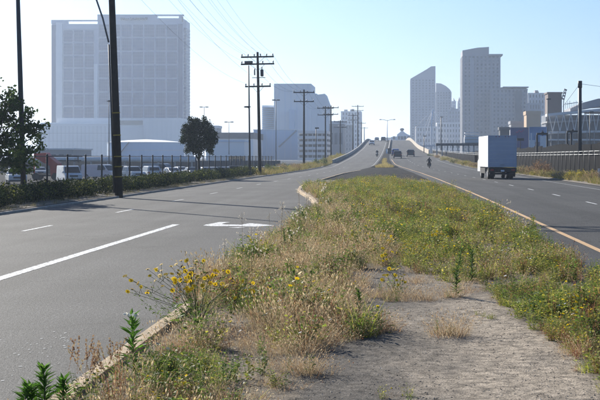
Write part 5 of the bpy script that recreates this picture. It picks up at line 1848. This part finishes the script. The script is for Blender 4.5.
# ------------------------------------------------------------------ weeds of the median: plant templates
def blade_tpl(n, h, spread, w, lean, cols, rng, seed_len=0.0, seed_w=0.0, segs=2):
    V, F, T = [], [], []
    cols = np.array(cols)
    for _ in range(n):
        a = rng.uniform(0, 2 * PI)
        r = spread * math.sqrt(rng.random())
        p0 = np.array([r * math.cos(a), r * math.sin(a), 0])
        a2 = a + rng.normal() * .8
        ln = lean * rng.uniform(.3, 1.4)
        hh = h * rng.uniform(.5, 1.1)
        dirh = np.array([math.cos(a2), math.sin(a2), 0])
        side = np.array([-math.sin(a2), math.cos(a2), 0])
        th = rng.uniform(0, PI)
        side = side * math.cos(th) + dirh * math.sin(th)
        c = cols[rng.integers(len(cols))] * rng.uniform(.75, 1.25)
        o = len(V)
        for s in range(segs + 1):
            t = s / segs
            p = p0 + dirh * ln * hh * t ** 1.8 + np.array([0, 0, hh * (t - .12 * ln * t * t)])
            ww = w * (1 - .75 * t) * .5
            V += [p - side * ww, p + side * ww]
            T += [c, c]
        for s in range(segs):
            F.append((o + 2 * s, o + 2 * s + 1, o + 2 * s + 3, o + 2 * s + 2))
        if seed_len:
            d = dirh * ln * .9 + np.array([0, 0, 1])
            d /= np.linalg.norm(d)
            c2 = c * 1.15
            for sg in range(2):
                sd = side if sg == 0 else np.cross(side, d)
                o = len(V)
                q = p - d * seed_len * .3
                V += [q, q + d * seed_len * .5 + sd * seed_w, q + d * seed_len, q + d * seed_len * .5 - sd * seed_w]
                T += [c2] * 4
                F.append((o, o + 1, o + 2, o + 3))
    return np.array(V), np.array(F), np.array(T)


def leafy_tpl(nst, h, spread, nl, ll, lw, cols, rng, stemcol=(.12, .14, .05), flower=None, fcol=None, ftop=.8):
    """Stems with leaves (and optionally small flower discs at their tips)."""
    V, F, T = [], [], []
    cols = np.array(cols)
    for _ in range(nst):
        a = rng.uniform(0, 2 * PI)
        r = spread * math.sqrt(rng.random())
        p0 = np.array([r * math.cos(a) * .5, r * math.sin(a) * .5, 0])
        hh = h * rng.uniform(.55, 1.1)
        top = np.array([r * math.cos(a) * 1.2 + rng.normal() * .02, r * math.sin(a) * 1.2 + rng.normal() * .02, hh])
        o = len(V)
        s = np.array([math.cos(a + 1.57), math.sin(a + 1.57), 0]) * .003
        V += [p0 - s, p0 + s, top + s * .6, top - s * .6]
        T += [np.array(stemcol)] * 4
        F.append((o, o + 1, o + 2, o + 3))
        for k in range(nl):
            t = (k + rng.random()) / nl
            p = p0 + (top - p0) * t
            b = rng.uniform(0, 2 * PI)
            d = np.array([math.cos(b), math.sin(b), rng.uniform(-.1, .9)])
            d /= np.linalg.norm(d)
            sd = np.cross(d, [0, 0, 1.0])
            sd = sd / (np.linalg.norm(sd) + 1e-6)
            sd = sd + np.array([0, 0, rng.normal() * .4])
            L_ = ll * rng.uniform(.6, 1.2) * (1.1 - .5 * t)
            c = cols[rng.integers(len(cols))] * rng.uniform(.75, 1.3)
            o = len(V)
            m = p + d * L_ * .5
            V += [p, m + sd * lw * .5, p + d * L_ - np.array([0, 0, L_ * .18]), m - sd * lw * .5]
            T += [c] * 4
            F.append((o, o + 1, o + 2, o + 3))
        if flower and rng.random() < ftop:
            fr_ = flower * rng.uniform(.7, 1.2)
            n_ = np.array([rng.normal() * .4, rng.normal() * .4 - .2, 1.0])
            n_ /= np.linalg.norm(n_)
            u = np.cross(n_, [1, 0, 0.1]); u /= np.linalg.norm(u)
            v = np.cross(n_, u)
            c = np.array(fcol) * rng.uniform(.8, 1.2)
            ring = [top + (u * math.cos(x) + v * math.sin(x)) * fr_ for x in np.linspace(0, 2 * PI, 7)[:-1]]
            o = len(V)
            V += ring
            T += [c] * 6
            F += [(o, o + 1, o + 2, o + 3), (o, o + 3, o + 4, o + 5)]
    return np.array(V), np.array(F), np.array(T)


def scatter(name, tpls, P, S_, m, kind='stuff'):
    """Many copies of the templates joined in one mesh. P positions, S_ scales."""
    n = len(P)
    if n == 0:
        return
    which = RNG.integers(len(tpls), size=n)
    Vs, Fs, Ts, off = [], [], [], 0
    for i, (V, F, T) in enumerate(tpls):
        ix = np.nonzero(which == i)[0]
        if not len(ix):
            continue
        a = RNG.uniform(0, 2 * PI, len(ix))
        c, s = np.cos(a)[:, None], np.sin(a)[:, None]
        X = V[None, :, 0] * c - V[None, :, 1] * s
        Y = V[None, :, 0] * s + V[None, :, 1] * c
        sc = S_[ix][:, None]
        Vw = np.stack([X * sc + P[ix, 0:1], Y * sc + P[ix, 1:2], V[None, :, 2] * sc * RNG.uniform(.8, 1.2, (len(ix), 1)) + P[ix, 2:3]], -1)
        Vs.append(Vw.reshape(-1, 3))
        k = len(V)
        Fs.append((F[None] + (np.arange(len(ix)) * k)[:, None, None]).reshape(-1, 4) + off)
        tint = T[None] * RNG.uniform(.78, 1.22, (len(ix), 1, 1))
        Ts.append(tint.reshape(-1, 3))
        off += k * len(ix)
    o = obj_np(name, np.concatenate(Vs), np.concatenate(Fs), m, np.concatenate(Ts))
    o['kind'] = kind
    return o


TAN = [(.55, .43, .27), (.46, .33, .19), (.64, .53, .36), (.40, .26, .14)]
STRAW = [(.55, .45, .28), (.48, .37, .21), (.42, .34, .2)]
YG = [(.34, .37, .06), (.42, .40, .07), (.24, .30, .05), (.46, .40, .10)]
GR = [(.08, .15, .025), (.12, .19, .03), (.16, .23, .045)]
RED = [(.30, .13, .07), (.34, .19, .10), (.26, .12, .05)]
r_ = np.random.default_rng(5)
t_tan = [blade_tpl(44, .21, .12, .0032, .8, TAN, r_, .022, .0035) for _ in range(4)]
t_straw = [blade_tpl(26, .30, .10, .003, .6, STRAW, r_, .03, .005) for _ in range(3)]
t_mat = [blade_tpl(46, .11, .17, .0045, 1.2, TAN + RED[:1], r_, .014, .004) for _ in range(3)]
t_yg = [leafy_tpl(8, .24, .13, 7, .060, .026, YG, r_) for _ in range(4)] + [leafy_tpl(8, .22, .14, 6, .05, .02, YG, r_, flower=.013, fcol=(.55, .42, .02), ftop=.3)]
t_red = [leafy_tpl(9, .22, .12, 5, .04, .016, RED + YG[3:], r_, stemcol=(.25, .12, .07)) for _ in range(3)]
t_gr = [leafy_tpl(7, .30, .12, 7, .075, .020, GR, r_) for _ in range(4)]
t_grass = [blade_tpl(26, .28, .12, .006, .8, GR + YG, r_) for _ in range(3)]
t_yel = [leafy_tpl(12, .34, .16, 6, .06, .018, GR + YG, r_, flower=.016, fcol=(.72, .50, .015), ftop=.8) for _ in range(3)]
t_white = [leafy_tpl(7, .30, .12, 5, .05, .018, GR, r_, flower=.012, fcol=(.62, .58, .45), ftop=.8) for _ in range(2)]

# candidate spots over the island, denser where the photograph is nearer
def spots(y0, y1, dens):
    n = int(dens * (y1 - y0) * 12)
    Y = RNG.uniform(y0, y1, n)
    X = RNG.uniform(-7, 4, n)
    le = XLI(Y) + np.where((Y > 17.5) & (Y < 50), -.15, .34) + .35 * (fbm(Y * .7, Y * 0 + 3.3, 41) - .5)
    re = XRI(Y) + .12 + .7 * (fbm(Y * .45, Y * 0 + 9.1, 43) - .5) - np.clip((Y - 60) / 60, 0, .5)
    ok = (X > le) & (X < re)
    ok &= ~((Y > 84) & (np.abs(X + 1.5) > 4.2 - (Y - 84) * .10 + 1.2 * (fbm(X, Y * .3, 77) - .5)))
    return X[ok], Y[ok]


parts_ = [spots(8.5, 16, 95), spots(16, 26, 74), spots(26, 45, 46), spots(45, 118, 22)]
X = np.concatenate([p[0] for p in parts_])
Y = np.concatenate([p[1] for p in parts_])
u0, v0 = CX + FPX * X / Y, HY + FPX * 1.9 / Y
inp = in_poly(X, Y, PATH)
edge = fbm(X * 2.0, Y * 1.3, 51)
keep = ~inp | ((edge > .70) & (RNG.random(len(X)) < .35))
bare = fbm(X * 1.6, Y * .9, 57)
keep &= ~((u0 > 222) & (u0 < 300) & (v0 > 318) & (RNG.random(len(X)) < .62))
keep &= (bare > np.where(u0 < 360, .44, .42)) | (RNG.random(len(X)) < .22)
X, Y, inp = X[keep], Y[keep], inp[keep]
u = CX + FPX * X / Y
vv = HY + FPX * 1.9 / Y
left = u < np.interp(vv, [165, 180, 220, 260, 400], [310, 320, 360, 400, 420])
n1, n2, n3 = fbm(X * 1.1, Y * .7, 61), fbm(X * 1.7, Y * 1.0, 67), fbm(X * .9, Y * .45, 71)
q = RNG.random(len(X))
# kind index: 0 tan 1 straw 2 mat 3 yellow green 4 red 5 green 6 green grass 7 yellow flower 8 white flower
wl = np.array([.22, .08, .22, .19, .08, .15, .05, .006, .006])
wr = np.array([.03, .01, .06, .60, .12, .10, .05, .022, .004])
Wt = np.where(left[:, None], wl, wr)
gl = (n1 - .5) * 8
Wt = Wt * np.exp(np.stack([gl, gl, gl, -gl * .6, (n2 - .5) * 5, -gl, -gl, (n3 - .52) * 9, (n2 - .55) * 8], 1))
far = (Y > 30)[:, None]
Wt = Wt * np.where(far, np.array([1, .8, .6, 1.25, 1.0, 1.0, 1, 1.8, 1]), 1)
Wt /= Wt.sum(1, keepdims=True)
kind = (np.cumsum(Wt, 1) < q[:, None]).sum(1).clip(0, 8)
Z = median_z(X, Y) - .01
P = np.stack([X, Y, Z], 1)
cl = np.clip((fbm(X * 2.4, Y * 1.5, 91) - .32) / .36, 0, 1)
size = RNG.uniform(.75, 1.25, len(X)) * (.42 + 1.0 * cl) * np.where(inp, .6, 1) * np.where(left, 1.05, .92) * np.where((u > 420) & (Y < 20), .8, 1) * np.where(Y > 30, 1.15, 1) * np.where(Y < 12.5, .75, 1)
for i, (nm, tp_, m_) in enumerate((('dry_grass', t_tan, 'dry'), ('straw_grass', t_straw, 'dry'), ('dry_mat', t_mat, 'dry'), ('yellow_green_weeds', t_yg, 'leaf'), ('reddish_weeds', t_red, 'leaf'), ('green_weeds', t_gr, 'leaf'), ('green_grass', t_grass, 'leaf'), ('yellow_flowers', t_yel, 'leaf'), ('white_flowers', t_white, 'leaf'))):
    ix = kind == i
    scatter(nm, tp_, P[ix], size[ix], MT[m_])

# dry tufts standing on the path
TP = []
for px, py, r, n in ((392, 298, .25, 13), (408, 300, .22, 9), (372, 298, .15, 6), (432, 300, .10, 4), (452, 334, .12, 14), (350, 326, .34, 34), (368, 330, .3, 26), (330, 322, .3, 20), (300, 372, .22, 12), (420, 282, .2, 5), (355, 285, .25, 8), (472, 290, .25, 8), (455, 296, .2, 8), (290, 350, .3, 14), (340, 300, .4, 20)):
    Y_ = 1.9 * FPX / (py - HY)
    for _ in range(n):
        TP.append((PXX(px, Y_) + RNG.normal() * r * .5, Y_ + RNG.normal() * r * .9, .085))
TP = np.array(TP)
scatter('dry_grass', t_tan + t_mat, TP, RNG.uniform(.55, 1.25, len(TP)), MT['dry'])
scatter('green_weeds', t_gr, TP[::9], RNG.uniform(.4, .8, len(TP[::9])), MT['leaf'])

# narrow weedy strip at the start of the bridge median, and grass on both verges
n = 900
Y = RNG.uniform(218, 300, n)
t = RNG.random(n)
X = XLI(Y) + .4 + (XRI(Y) - XLI(Y) - .8) * t
X += np.where(Y < 240, 0, 0)
ok = (np.abs(t - .5) < np.interp(Y, [218, 228, 245, 300], [.3, .42, .16, .1]))
P = np.stack([X, Y, ZR(Y) + .05], 1)[ok]
scatter('dry_grass', [blade_tpl(22, .45, .3, .03, .8, [(.50, .38, .14), (.46, .36, .14), (.32, .28, .09)], r_)], P, RNG.uniform(.6, 1.1, len(P)), MT['dry'])
for nm, lo, y0, y1, n, cols in (('roadside_grass', True, 140, 340, 1500, [(.40, .30, .14), (.22, .22, .06), (.34, .29, .08)]), ('roadside_grass', False, 92, 366, 2200, [(.44, .33, .18), (.36, .27, .15), (.20, .20, .06), (.3, .28, .07)])):
    Y = RNG.uniform(y0, y1, n)
    d = RNG.uniform(.25, 3.0, n) ** 1.0
    X = XLO(Y) - d if lo else XRO(Y) + d * .85
    P = np.stack([X, Y, ZR(Y) * (1 if lo else .8) + .1], 1)
    scatter(nm, [blade_tpl(26, .5, .28, .022, .7, cols, r_) for _ in range(4)], P, RNG.uniform(.6, 1.4, n), MT['dry'])
Y = RNG.uniform(46, 146, 700)
X = -13.9 - RNG.uniform(0, 1.4, 700) ** 2
scatter('roadside_grass', [blade_tpl(16, .16, .16, .012, .9, [(.30, .24, .13), (.16, .15, .06)], r_) for _ in range(3)], np.stack([X, Y, 0 * X + .1], 1), RNG.uniform(.5, 1.3, 700), MT['dry'])

# loose stones on the path
oc = np.array([(1, 0, 0), (0, 1, 0), (-1, 0, 0), (0, -1, 0), (0, 0, .8), (0, 0, -.5), (.6, .6, .4), (-.6, .55, .35)], float)
tri = [(0, 6, 4), (6, 1, 4), (1, 7, 4), (7, 2, 4), (2, 3, 4), (3, 0, 4), (0, 3, 5), (3, 2, 5), (2, 7, 5), (7, 1, 5), (1, 6, 5), (6, 0, 5)]
n = 60000
Y = 9 + 17 * RNG.random(n) ** 1.6
X = RNG.uniform(-2.6, 3.2, n)
ok = in_poly(X, Y, PATH) | (RNG.random(n) < .12)
ok &= (X > XLI(Y) + .3) & (X < XRI(Y) - .1) & (RNG.random(n) < np.where(fbm(X * 1.5, Y * .8, 81) > .45, 1, .5))
X, Y = X[ok], Y[ok]
n = len(X)
s = .003 + .008 * RNG.random(n) ** 5
jit = RNG.uniform(.7, 1.3, (n, 8, 3))
V = oc[None] * jit * s[:, None, None]
a = RNG.uniform(0, 6.28, n)
c_, s_ = np.cos(a)[:, None], np.sin(a)[:, None]
V = np.stack([V[..., 0] * c_ - V[..., 1] * s_ + X[:, None], V[..., 0] * s_ + V[..., 1] * c_ + Y[:, None], V[..., 2] * .5 + (median_z(X, Y) + s * .12)[:, None]], -1)
F = (np.array(tri)[None] + (np.arange(n) * 8)[:, None, None]).reshape(-1, 3)
obj_np('gravel', V.reshape(-1, 3), F, MT['dirt'], np.repeat(np.array((.36, .31, .25)) * RNG.uniform(.45, 1.5, (n, 1)), 8, 0))['kind'] = 'stuff'


# ------------------------------------------------------------------ single plants near the camera
def gz(x, y):
    return float(median_z(np.array([x]), np.array([y]))[0])


def flower_mesh(r, col, ccol):
    V, F, T = [], [], []
    npet = 11
    for k in range(npet):
        a = 2 * PI * k / npet
        d = np.array([math.cos(a), math.sin(a), .12]); s = np.array([-math.sin(a), math.cos(a), 0])
        o = len(V)
        w = r * .26
        V += [d * r * .2, d * r * .65 + s * w, d * r - np.array([0, 0, r * .1]), d * r * .65 - s * w]
        T += [np.array(col) * random.uniform(.85, 1.15)] * 4
        F.append((o, o + 1, o + 2, o + 3))
    for zz in (.0, .16):
        o = len(V)
        rr = r * (.36 if zz == 0 else .24)
        V += [(rr * math.cos(x), rr * math.sin(x), r * (.14 + zz)) for x in np.linspace(0, 2 * PI, 7)[:-1]]
        T += [np.array(ccol)] * 6
        F += [(o, o + 1, o + 2, o + 3), (o, o + 3, o + 4, o + 5)]
    o = len(V)                                                       # cup below the petals
    V += [(r * .3 * math.cos(x), r * .3 * math.sin(x), 0) for x in np.linspace(0, 2 * PI, 5)[:-1]] + [(r * .12 * math.cos(x), r * .12 * math.sin(x), -r * .45) for x in np.linspace(0, 2 * PI, 5)[:-1]]
    T += [np.array((.08, .10, .03))] * 8
    F += [(o + k, o + (k + 1) % 4, o + 4 + (k + 1) % 4, o + 4 + k) for k in range(4)]
    return np_mesh('flower', V, F, MT['petal'], np.array(T))


FLW = [flower_mesh(.031, (.86, .60, .02), (.62, .32, .01)), flower_mesh(.025, (.86, .62, .03), (.55, .28, .01)), flower_mesh(.012, (.10, .06, .02), (.05, .03, .01))]
YFL = [flower_mesh(.034, (.80, .58, .02), (.6, .36, .01)), flower_mesh(.027, (.78, .60, .03), (.6, .36, .01))]


def flowering_plant(name, label, x, y, h, spread, nst, heads, lean=(0, 0), rng=None, leafn=9, leafcols=GR):
    rng = rng or np.random.default_rng(3)
    g = thing(name, label, 'flowering plant', (x, y, gz(x, y) - .01))
    mb = MB()
    tips = []
    for k in range(nst):
        a = rng.uniform(0, 2 * PI)
        rr = spread * math.sqrt(rng.random())
        hh = h * (1 - .45 * (rr / spread) ** 2) * rng.uniform(.62, 1.05)
        tip = Vector((rr * math.cos(a) + lean[0] * hh, rr * math.sin(a) * .8 + lean[1] * hh, hh))
        mid = Vector((tip.x * .35, tip.y * .35, hh * .55))
        mb.tube([(rng.normal() * .02, rng.normal() * .02, 0), mid, tip], [.004, .0028, .0018], 4)
        tips.append(tip)
        for q_ in range(2):                                      # side shoots
            f = rng.uniform(.5, .85)
            base = mid.lerp(tip, f)
            e = base + Vector((rng.normal() * .07, rng.normal() * .07, rng.uniform(.04, .14)))
            mb.tube([base, e], [.0028, .0018], 4)
            tips.append(e)
    mb.build('stem', mat_stem, g)
    Vl, Fl, Tl = leafy_tpl(nst, h * .62, spread * .75, leafn, .075, .018, leafcols, rng)
    if lean != (0, 0):
        Vl[:, 0] += lean[0] * Vl[:, 2]
        Vl[:, 1] += lean[1] * Vl[:, 2]
    obj_np('leaves', Vl, Fl, MT['leaf'], Tl, g)
    for k, t in enumerate(tips):
        hd = heads[0] if k % 5 < 2 else heads[1] if k % 5 < 4 else heads[-1] if len(heads) > 2 else heads[k % 2]
        if len(heads) <= 2 and k % 3 == 2:
            continue
        o = place(bpy.data.objects.new('flower', hd), g, t)
        o.rotation_euler = (rng.normal() * .5 + .5, rng.normal() * .5, rng.uniform(-.6, .6))
    return g


mat_stem = mat('plant_stem', (.10, .11, .04), .8, var=.2)
flowering_plant('flowering_weed', 'big sprawling weed with orange yellow flowers leaning over the kerb onto the road', PXX(198, 15.4), 15.4, .74, .80, 48, FLW, lean=(-.18, -.05), rng=np.random.default_rng(21))
for px, py, h, sp_, n_, lab in ((394, 294, .34, .20, 8, 'yellow flowered plant standing alone on the gravel path'), (382, 254, .42, .36, 16, 'broad clump of yellow flowers above the middle of the island'), (362, 246, .40, .30, 10, 'yellow flowered clump just left of the broad clump'),
                                (407, 222, .45, .36, 12, 'farther yellow flowered clump behind the broad clump'), (440, 248, .4, .28, 8, 'yellow flowered clump right of the broad clump'), (390, 270, .36, .28, 8, 'yellow flowered clump between the path and the broad clump'),
                                (325, 232, .4, .3, 7, 'sparse yellow flowers in the straw near the curved kerb')):
    Y_ = 1.9 * FPX / (py - HY)
    flowering_plant('flowering_weed', lab, PXX(px, Y_), Y_, h, sp_, n_, YFL, rng=np.random.default_rng(px), leafcols=GR + YG)


def horseweed(label, x, y, h, rng, n=90, ll=.085, top=None, z=None, cols=GR, lw=.014, taper=.55):
    g = thing('horseweed', label, 'weed', (x, y, gz(x, y) - .01 if z is None else z))
    bx, by = rng.normal() * .12 * h, rng.normal() * .12 * h
    mb = MB(); mb.tube([(0, 0, 0), (bx * .3, by * .3, h * .5), (bx, by, h)], [.008, .007, .004], 6); mb.build('stem', mat_stem, g)
    V, F, T = [], [], []
    cols = np.array(cols)
    for k in range(n):
        t = .06 + .94 * k / n
        a = k * 2.4 + rng.normal() * .7
        up = .35 + 1.1 * t + rng.normal() * .3
        d = np.array([math.cos(a), math.sin(a), up]); d /= np.linalg.norm(d)
        s = np.array([-math.sin(a), math.cos(a), 0])
        L_ = ll * (1.1 - taper * t) * rng.uniform(.5, 1.3)
        p = np.array([bx * t ** 1.7, by * t ** 1.7, h * t])
        m = p + d * L_ * .5
        tip = p + d * L_ + np.array([math.cos(a), math.sin(a), -.5]) * L_ * .2
        o = len(V)
        c = cols[rng.integers(len(cols))] * rng.uniform(.8, 1.3)
        V += [p, m + s * lw * .5, tip, m - s * lw * .5]
        T += [c] * 4
        F.append((o, o + 1, o + 2, o + 3))
    obj_np('leaves', V, F, MT['leaf'], np.array(T), g)
    if top:
        V, F, T = [], [], []
        for k in range(26):
            a, r = rng.uniform(0, 6.28), top * math.sqrt(rng.random())
            c = np.array([bx + r * math.cos(a), by + r * math.sin(a), h + .03 + rng.normal() * .006])
            o = len(V)
            sl_ = rng.normal() * .8
            V += [c + np.array(q_) * .015 for q_ in ((1, 0, .1), (0, 1, sl_), (-1, 0, .1), (0, -1, -sl_))]
            T += [np.array((.8, .78, .68))] * 4
            F.append((o, o + 1, o + 2, o + 3))
        obj_np('flower_head', V, F, MT['petal'], np.array(T), g)
    return g


rh = np.random.default_rng(31)
BG = [(.08, .19, .025), (.12, .24, .035), (.06, .14, .02)]
for px, Y_, h, lab, n, ll in ((45, 10.3, .31, 'bright green leafy shoot tallest of three at the lower left corner', 120, .10), (31, 10.25, .24, 'bright green leafy shoot left of the tallest at the lower left corner', 90, .10), (63, 10.3, .21, 'bright green leafy shoot right of the tallest at the lower left corner', 90, .095), (22, 10.2, .26, 'smallest bright green shoot at the very lower left', 70, .09)):
    x = PXX(px, Y_)
    horseweed(lab, x, Y_, h, rh, int(n * 1.0), ll * 1.05, cols=BG, lw=.026, taper=.25, z=.0 if x < -2.75 else None)
horseweed('green weed with a flat white flower head beside the kerb', PXX(134, 11.9), 11.9, .50, rh, 70, .13, top=.07, cols=BG, lw=.034, taper=.35)
for px, py, h, lab in ((457, 284, .55, 'tall dark horseweed left one of the pair right of the path'), (472, 282, .48, 'tall dark horseweed right one of the pair right of the path'), (456, 296, .38, 'short horseweed in front of the dark pair'), (305, 232, .62, 'tall green weed standing against the road at the curved kerb'),
                       (285, 254, .5, 'green weed left of a pair by the road arrow'), (293, 250, .45, 'green weed right of a pair by the road arrow'), (297, 300, .4, 'single green weed in the dry grass on the island'), (360, 322, .38, 'green weed at the left edge of the gravel path')):
    Y_ = 1.9 * FPX / (py - HY)
    horseweed(lab, PXX(px, Y_), Y_, h, rh, 80, .10, cols=[(.06, .11, .025), (.09, .15, .035), (.13, .18, .04)], lw=.026, taper=.4)

# tall dry stalks with pale seed tufts along the kerb
def stalk_mesh(h, rng):
    V, F, T = [], [], []

    def seg(p, q, w, c):
        d = q - p
        s = np.cross(d, [0, 1.0, .1]); s = s / (np.linalg.norm(s) + 1e-9) * w
        s2 = np.cross(d, s); s2 = s2 / (np.linalg.norm(s2) + 1e-9) * w
        for e in (s, s2):
            o = len(V)
            V.extend([p - e, p + e, q + e * .6, q - e * .6])
            T.extend([np.array(c)] * 4)
            F.append((o, o + 1, o + 2, o + 3))
    top = np.array([rng.normal() * .06, rng.normal() * .06, h])
    base = np.zeros(3)
    seg(base, top, .0038, (.28, .22, .14))
    for k in range(11):
        t = rng.uniform(.3, .98)
        p = base + (top - base) * t
        a = rng.uniform(0, 6.28)
        e = p + np.array([math.cos(a), math.sin(a), 1.2]) * rng.uniform(.05, .16) * (1.25 - t)
        seg(p, e, .0016, (.30, .24, .16))
        for j in range(3):
            c = e + rng.normal(size=3) * .012
            o = len(V)
            r = rng.uniform(.006, .012)
            V.extend([c + np.array(x) * r for x in ((1, 0, 0), (0, 0, 1.4), (-1, 0, 0), (0, 0, -1.4))])
            T.extend([np.array((.62, .56, .46))] * 4)
            F.append((o, o + 1, o + 2, o + 3))
    return np_mesh('dry_stalk', V, F, MT['dry'], np.array(T))


SK = [stalk_mesh(h, rh) for h in (.95, .8, 1.1)]
STK = sorted([(231, 300, 1.0), (224, 292, .8), (262, 278, 1.0), (270, 272, .9), (243, 286, 1.0), (300, 252, 1.2), (292, 262, 1.2), (312, 240, 1.3), (326, 232, 1.3), (318, 228, 1.1), (280, 268, 1.2), (334, 225, 1.1), (252, 284, .9), (306, 246, 1.2)])
for k, (px, py, s) in enumerate(STK + [(508, 244, .9), (516, 246, .8), (526, 250, .8)]):
    Y_ = 1.9 * FPX / (py - HY)
    X_ = PXX(px, Y_)
    o = place(bpy.data.objects.new('dry_stalk', SK[k % 3]), None, (X_, Y_, gz(X_, Y_) if X_ < 3 else .02), 0, (0, 0, random.uniform(0, 6)))
    o.scale = (s,) * 3
    if px < 400:
        tag(o, ORD[k] + ' from the left of the thin dry stalks with pale tufts by the kerb', 'dry weed', 'thin dry stalks by the kerb')
    else:
        tag(o, ORD[k - len(STK)] + ' from the left of three dry stalks near the yellow line', 'dry weed', 'thin dry stalks near the yellow line')

# brown dock spikes at the lower left
def dock_weed(label, x, y, rng):
    g = thing('dock_weed', label, 'weed', (x, y, .12))
    for k in range(9):
        V, F, T = [], [], []
        a = rng.uniform(-.5, .5)
        b = rng.uniform(-.3, .3)
        h = rng.uniform(.2, .34)
        x0, y0 = rng.normal() * .06, rng.normal() * .05
        d = np.array([math.sin(a), math.sin(b), 1.0])
        for j in range(26):
            t = j / 26
            p = np.array([x0, y0, 0]) + d * h * t
            r = .002 if t < .35 else .008
            c = np.array((.20, .13, .08)) if t < .35 else np.array(((.30, .20, .12), (.22, .13, .08), (.38, .28, .17))[rng.integers(3)])
            q = rng.normal(size=3) * (.004 if t > .35 else .0)
            o = len(V)
            s = np.array([math.cos(j * 1.9), math.sin(j * 1.9), 0]) * r
            V.extend([p + q - s, p + q + s, p + q + s + d * h / 20, p + q - s + d * h / 20])
            T.extend([c] * 4)
            F.append((o, o + 1, o + 2, o + 3))
        obj_np('seed_spike', V, F, MT['dry'], np.array(T), g)


for px, py, lab in ((97, 384, 'dead brown dock spikes middle clump on the kerb near the lower left'), (86, 376, 'small dead brown dock clump closest to the road paint chips'), (116, 372, 'dead brown dock spikes right clump just left of the white flower head')):
    Y_ = 1.9 * FPX / (py - HY)
    dock_weed(lab, PXX(px, Y_), Y_, rh)

# scraps of paper in the weeds
mb = MB()
for px, py in ((330, 336), (565, 320), (558, 318), (573, 330), (505, 285), (228, 318), (245, 310), (300, 352), (240, 344), (530, 268), (502, 262), (470, 262)):
    Y_ = 1.9 * FPX / (py - HY)
    X_ = PXX(px, Y_)
    z = gz(X_, Y_) + random.uniform(.12, .2)
    r = random.uniform(.012, .028)
    mb.add([(X_ - r, Y_ - r * .6, z), (X_ + r * .8, Y_ - r * .5, z + r * .5), (X_ + r, Y_ + r * .7, z + r), (X_ - r * .7, Y_ + r * .6, z + r * .3)], [(0, 1, 2, 3)])
tag(mb.build('litter', MT['litter']), kind='stuff')

# ------------------------------------------------------------------ the air
hz_m = bpy.data.materials.new('haze')
hz_m.use_nodes = True
t = hz_m.node_tree
t.nodes.clear()
out = t.nodes.new('ShaderNodeOutputMaterial')
vol = t.nodes.new('ShaderNodeVolumePrincipled')
vol.inputs['Color'].default_value = (.66, .79, 1.0, 1)
vol.inputs['Density'].default_value = HAZE
vol.inputs['Anisotropy'].default_value = 0.45
t.links.new(vol.outputs[0], out.inputs['Volume'])
mb = MB(); mb.box(-6200, 6200, -3100, 9200, -2.2, 135)
tag(mb.build('haze', hz_m), kind='stuff')
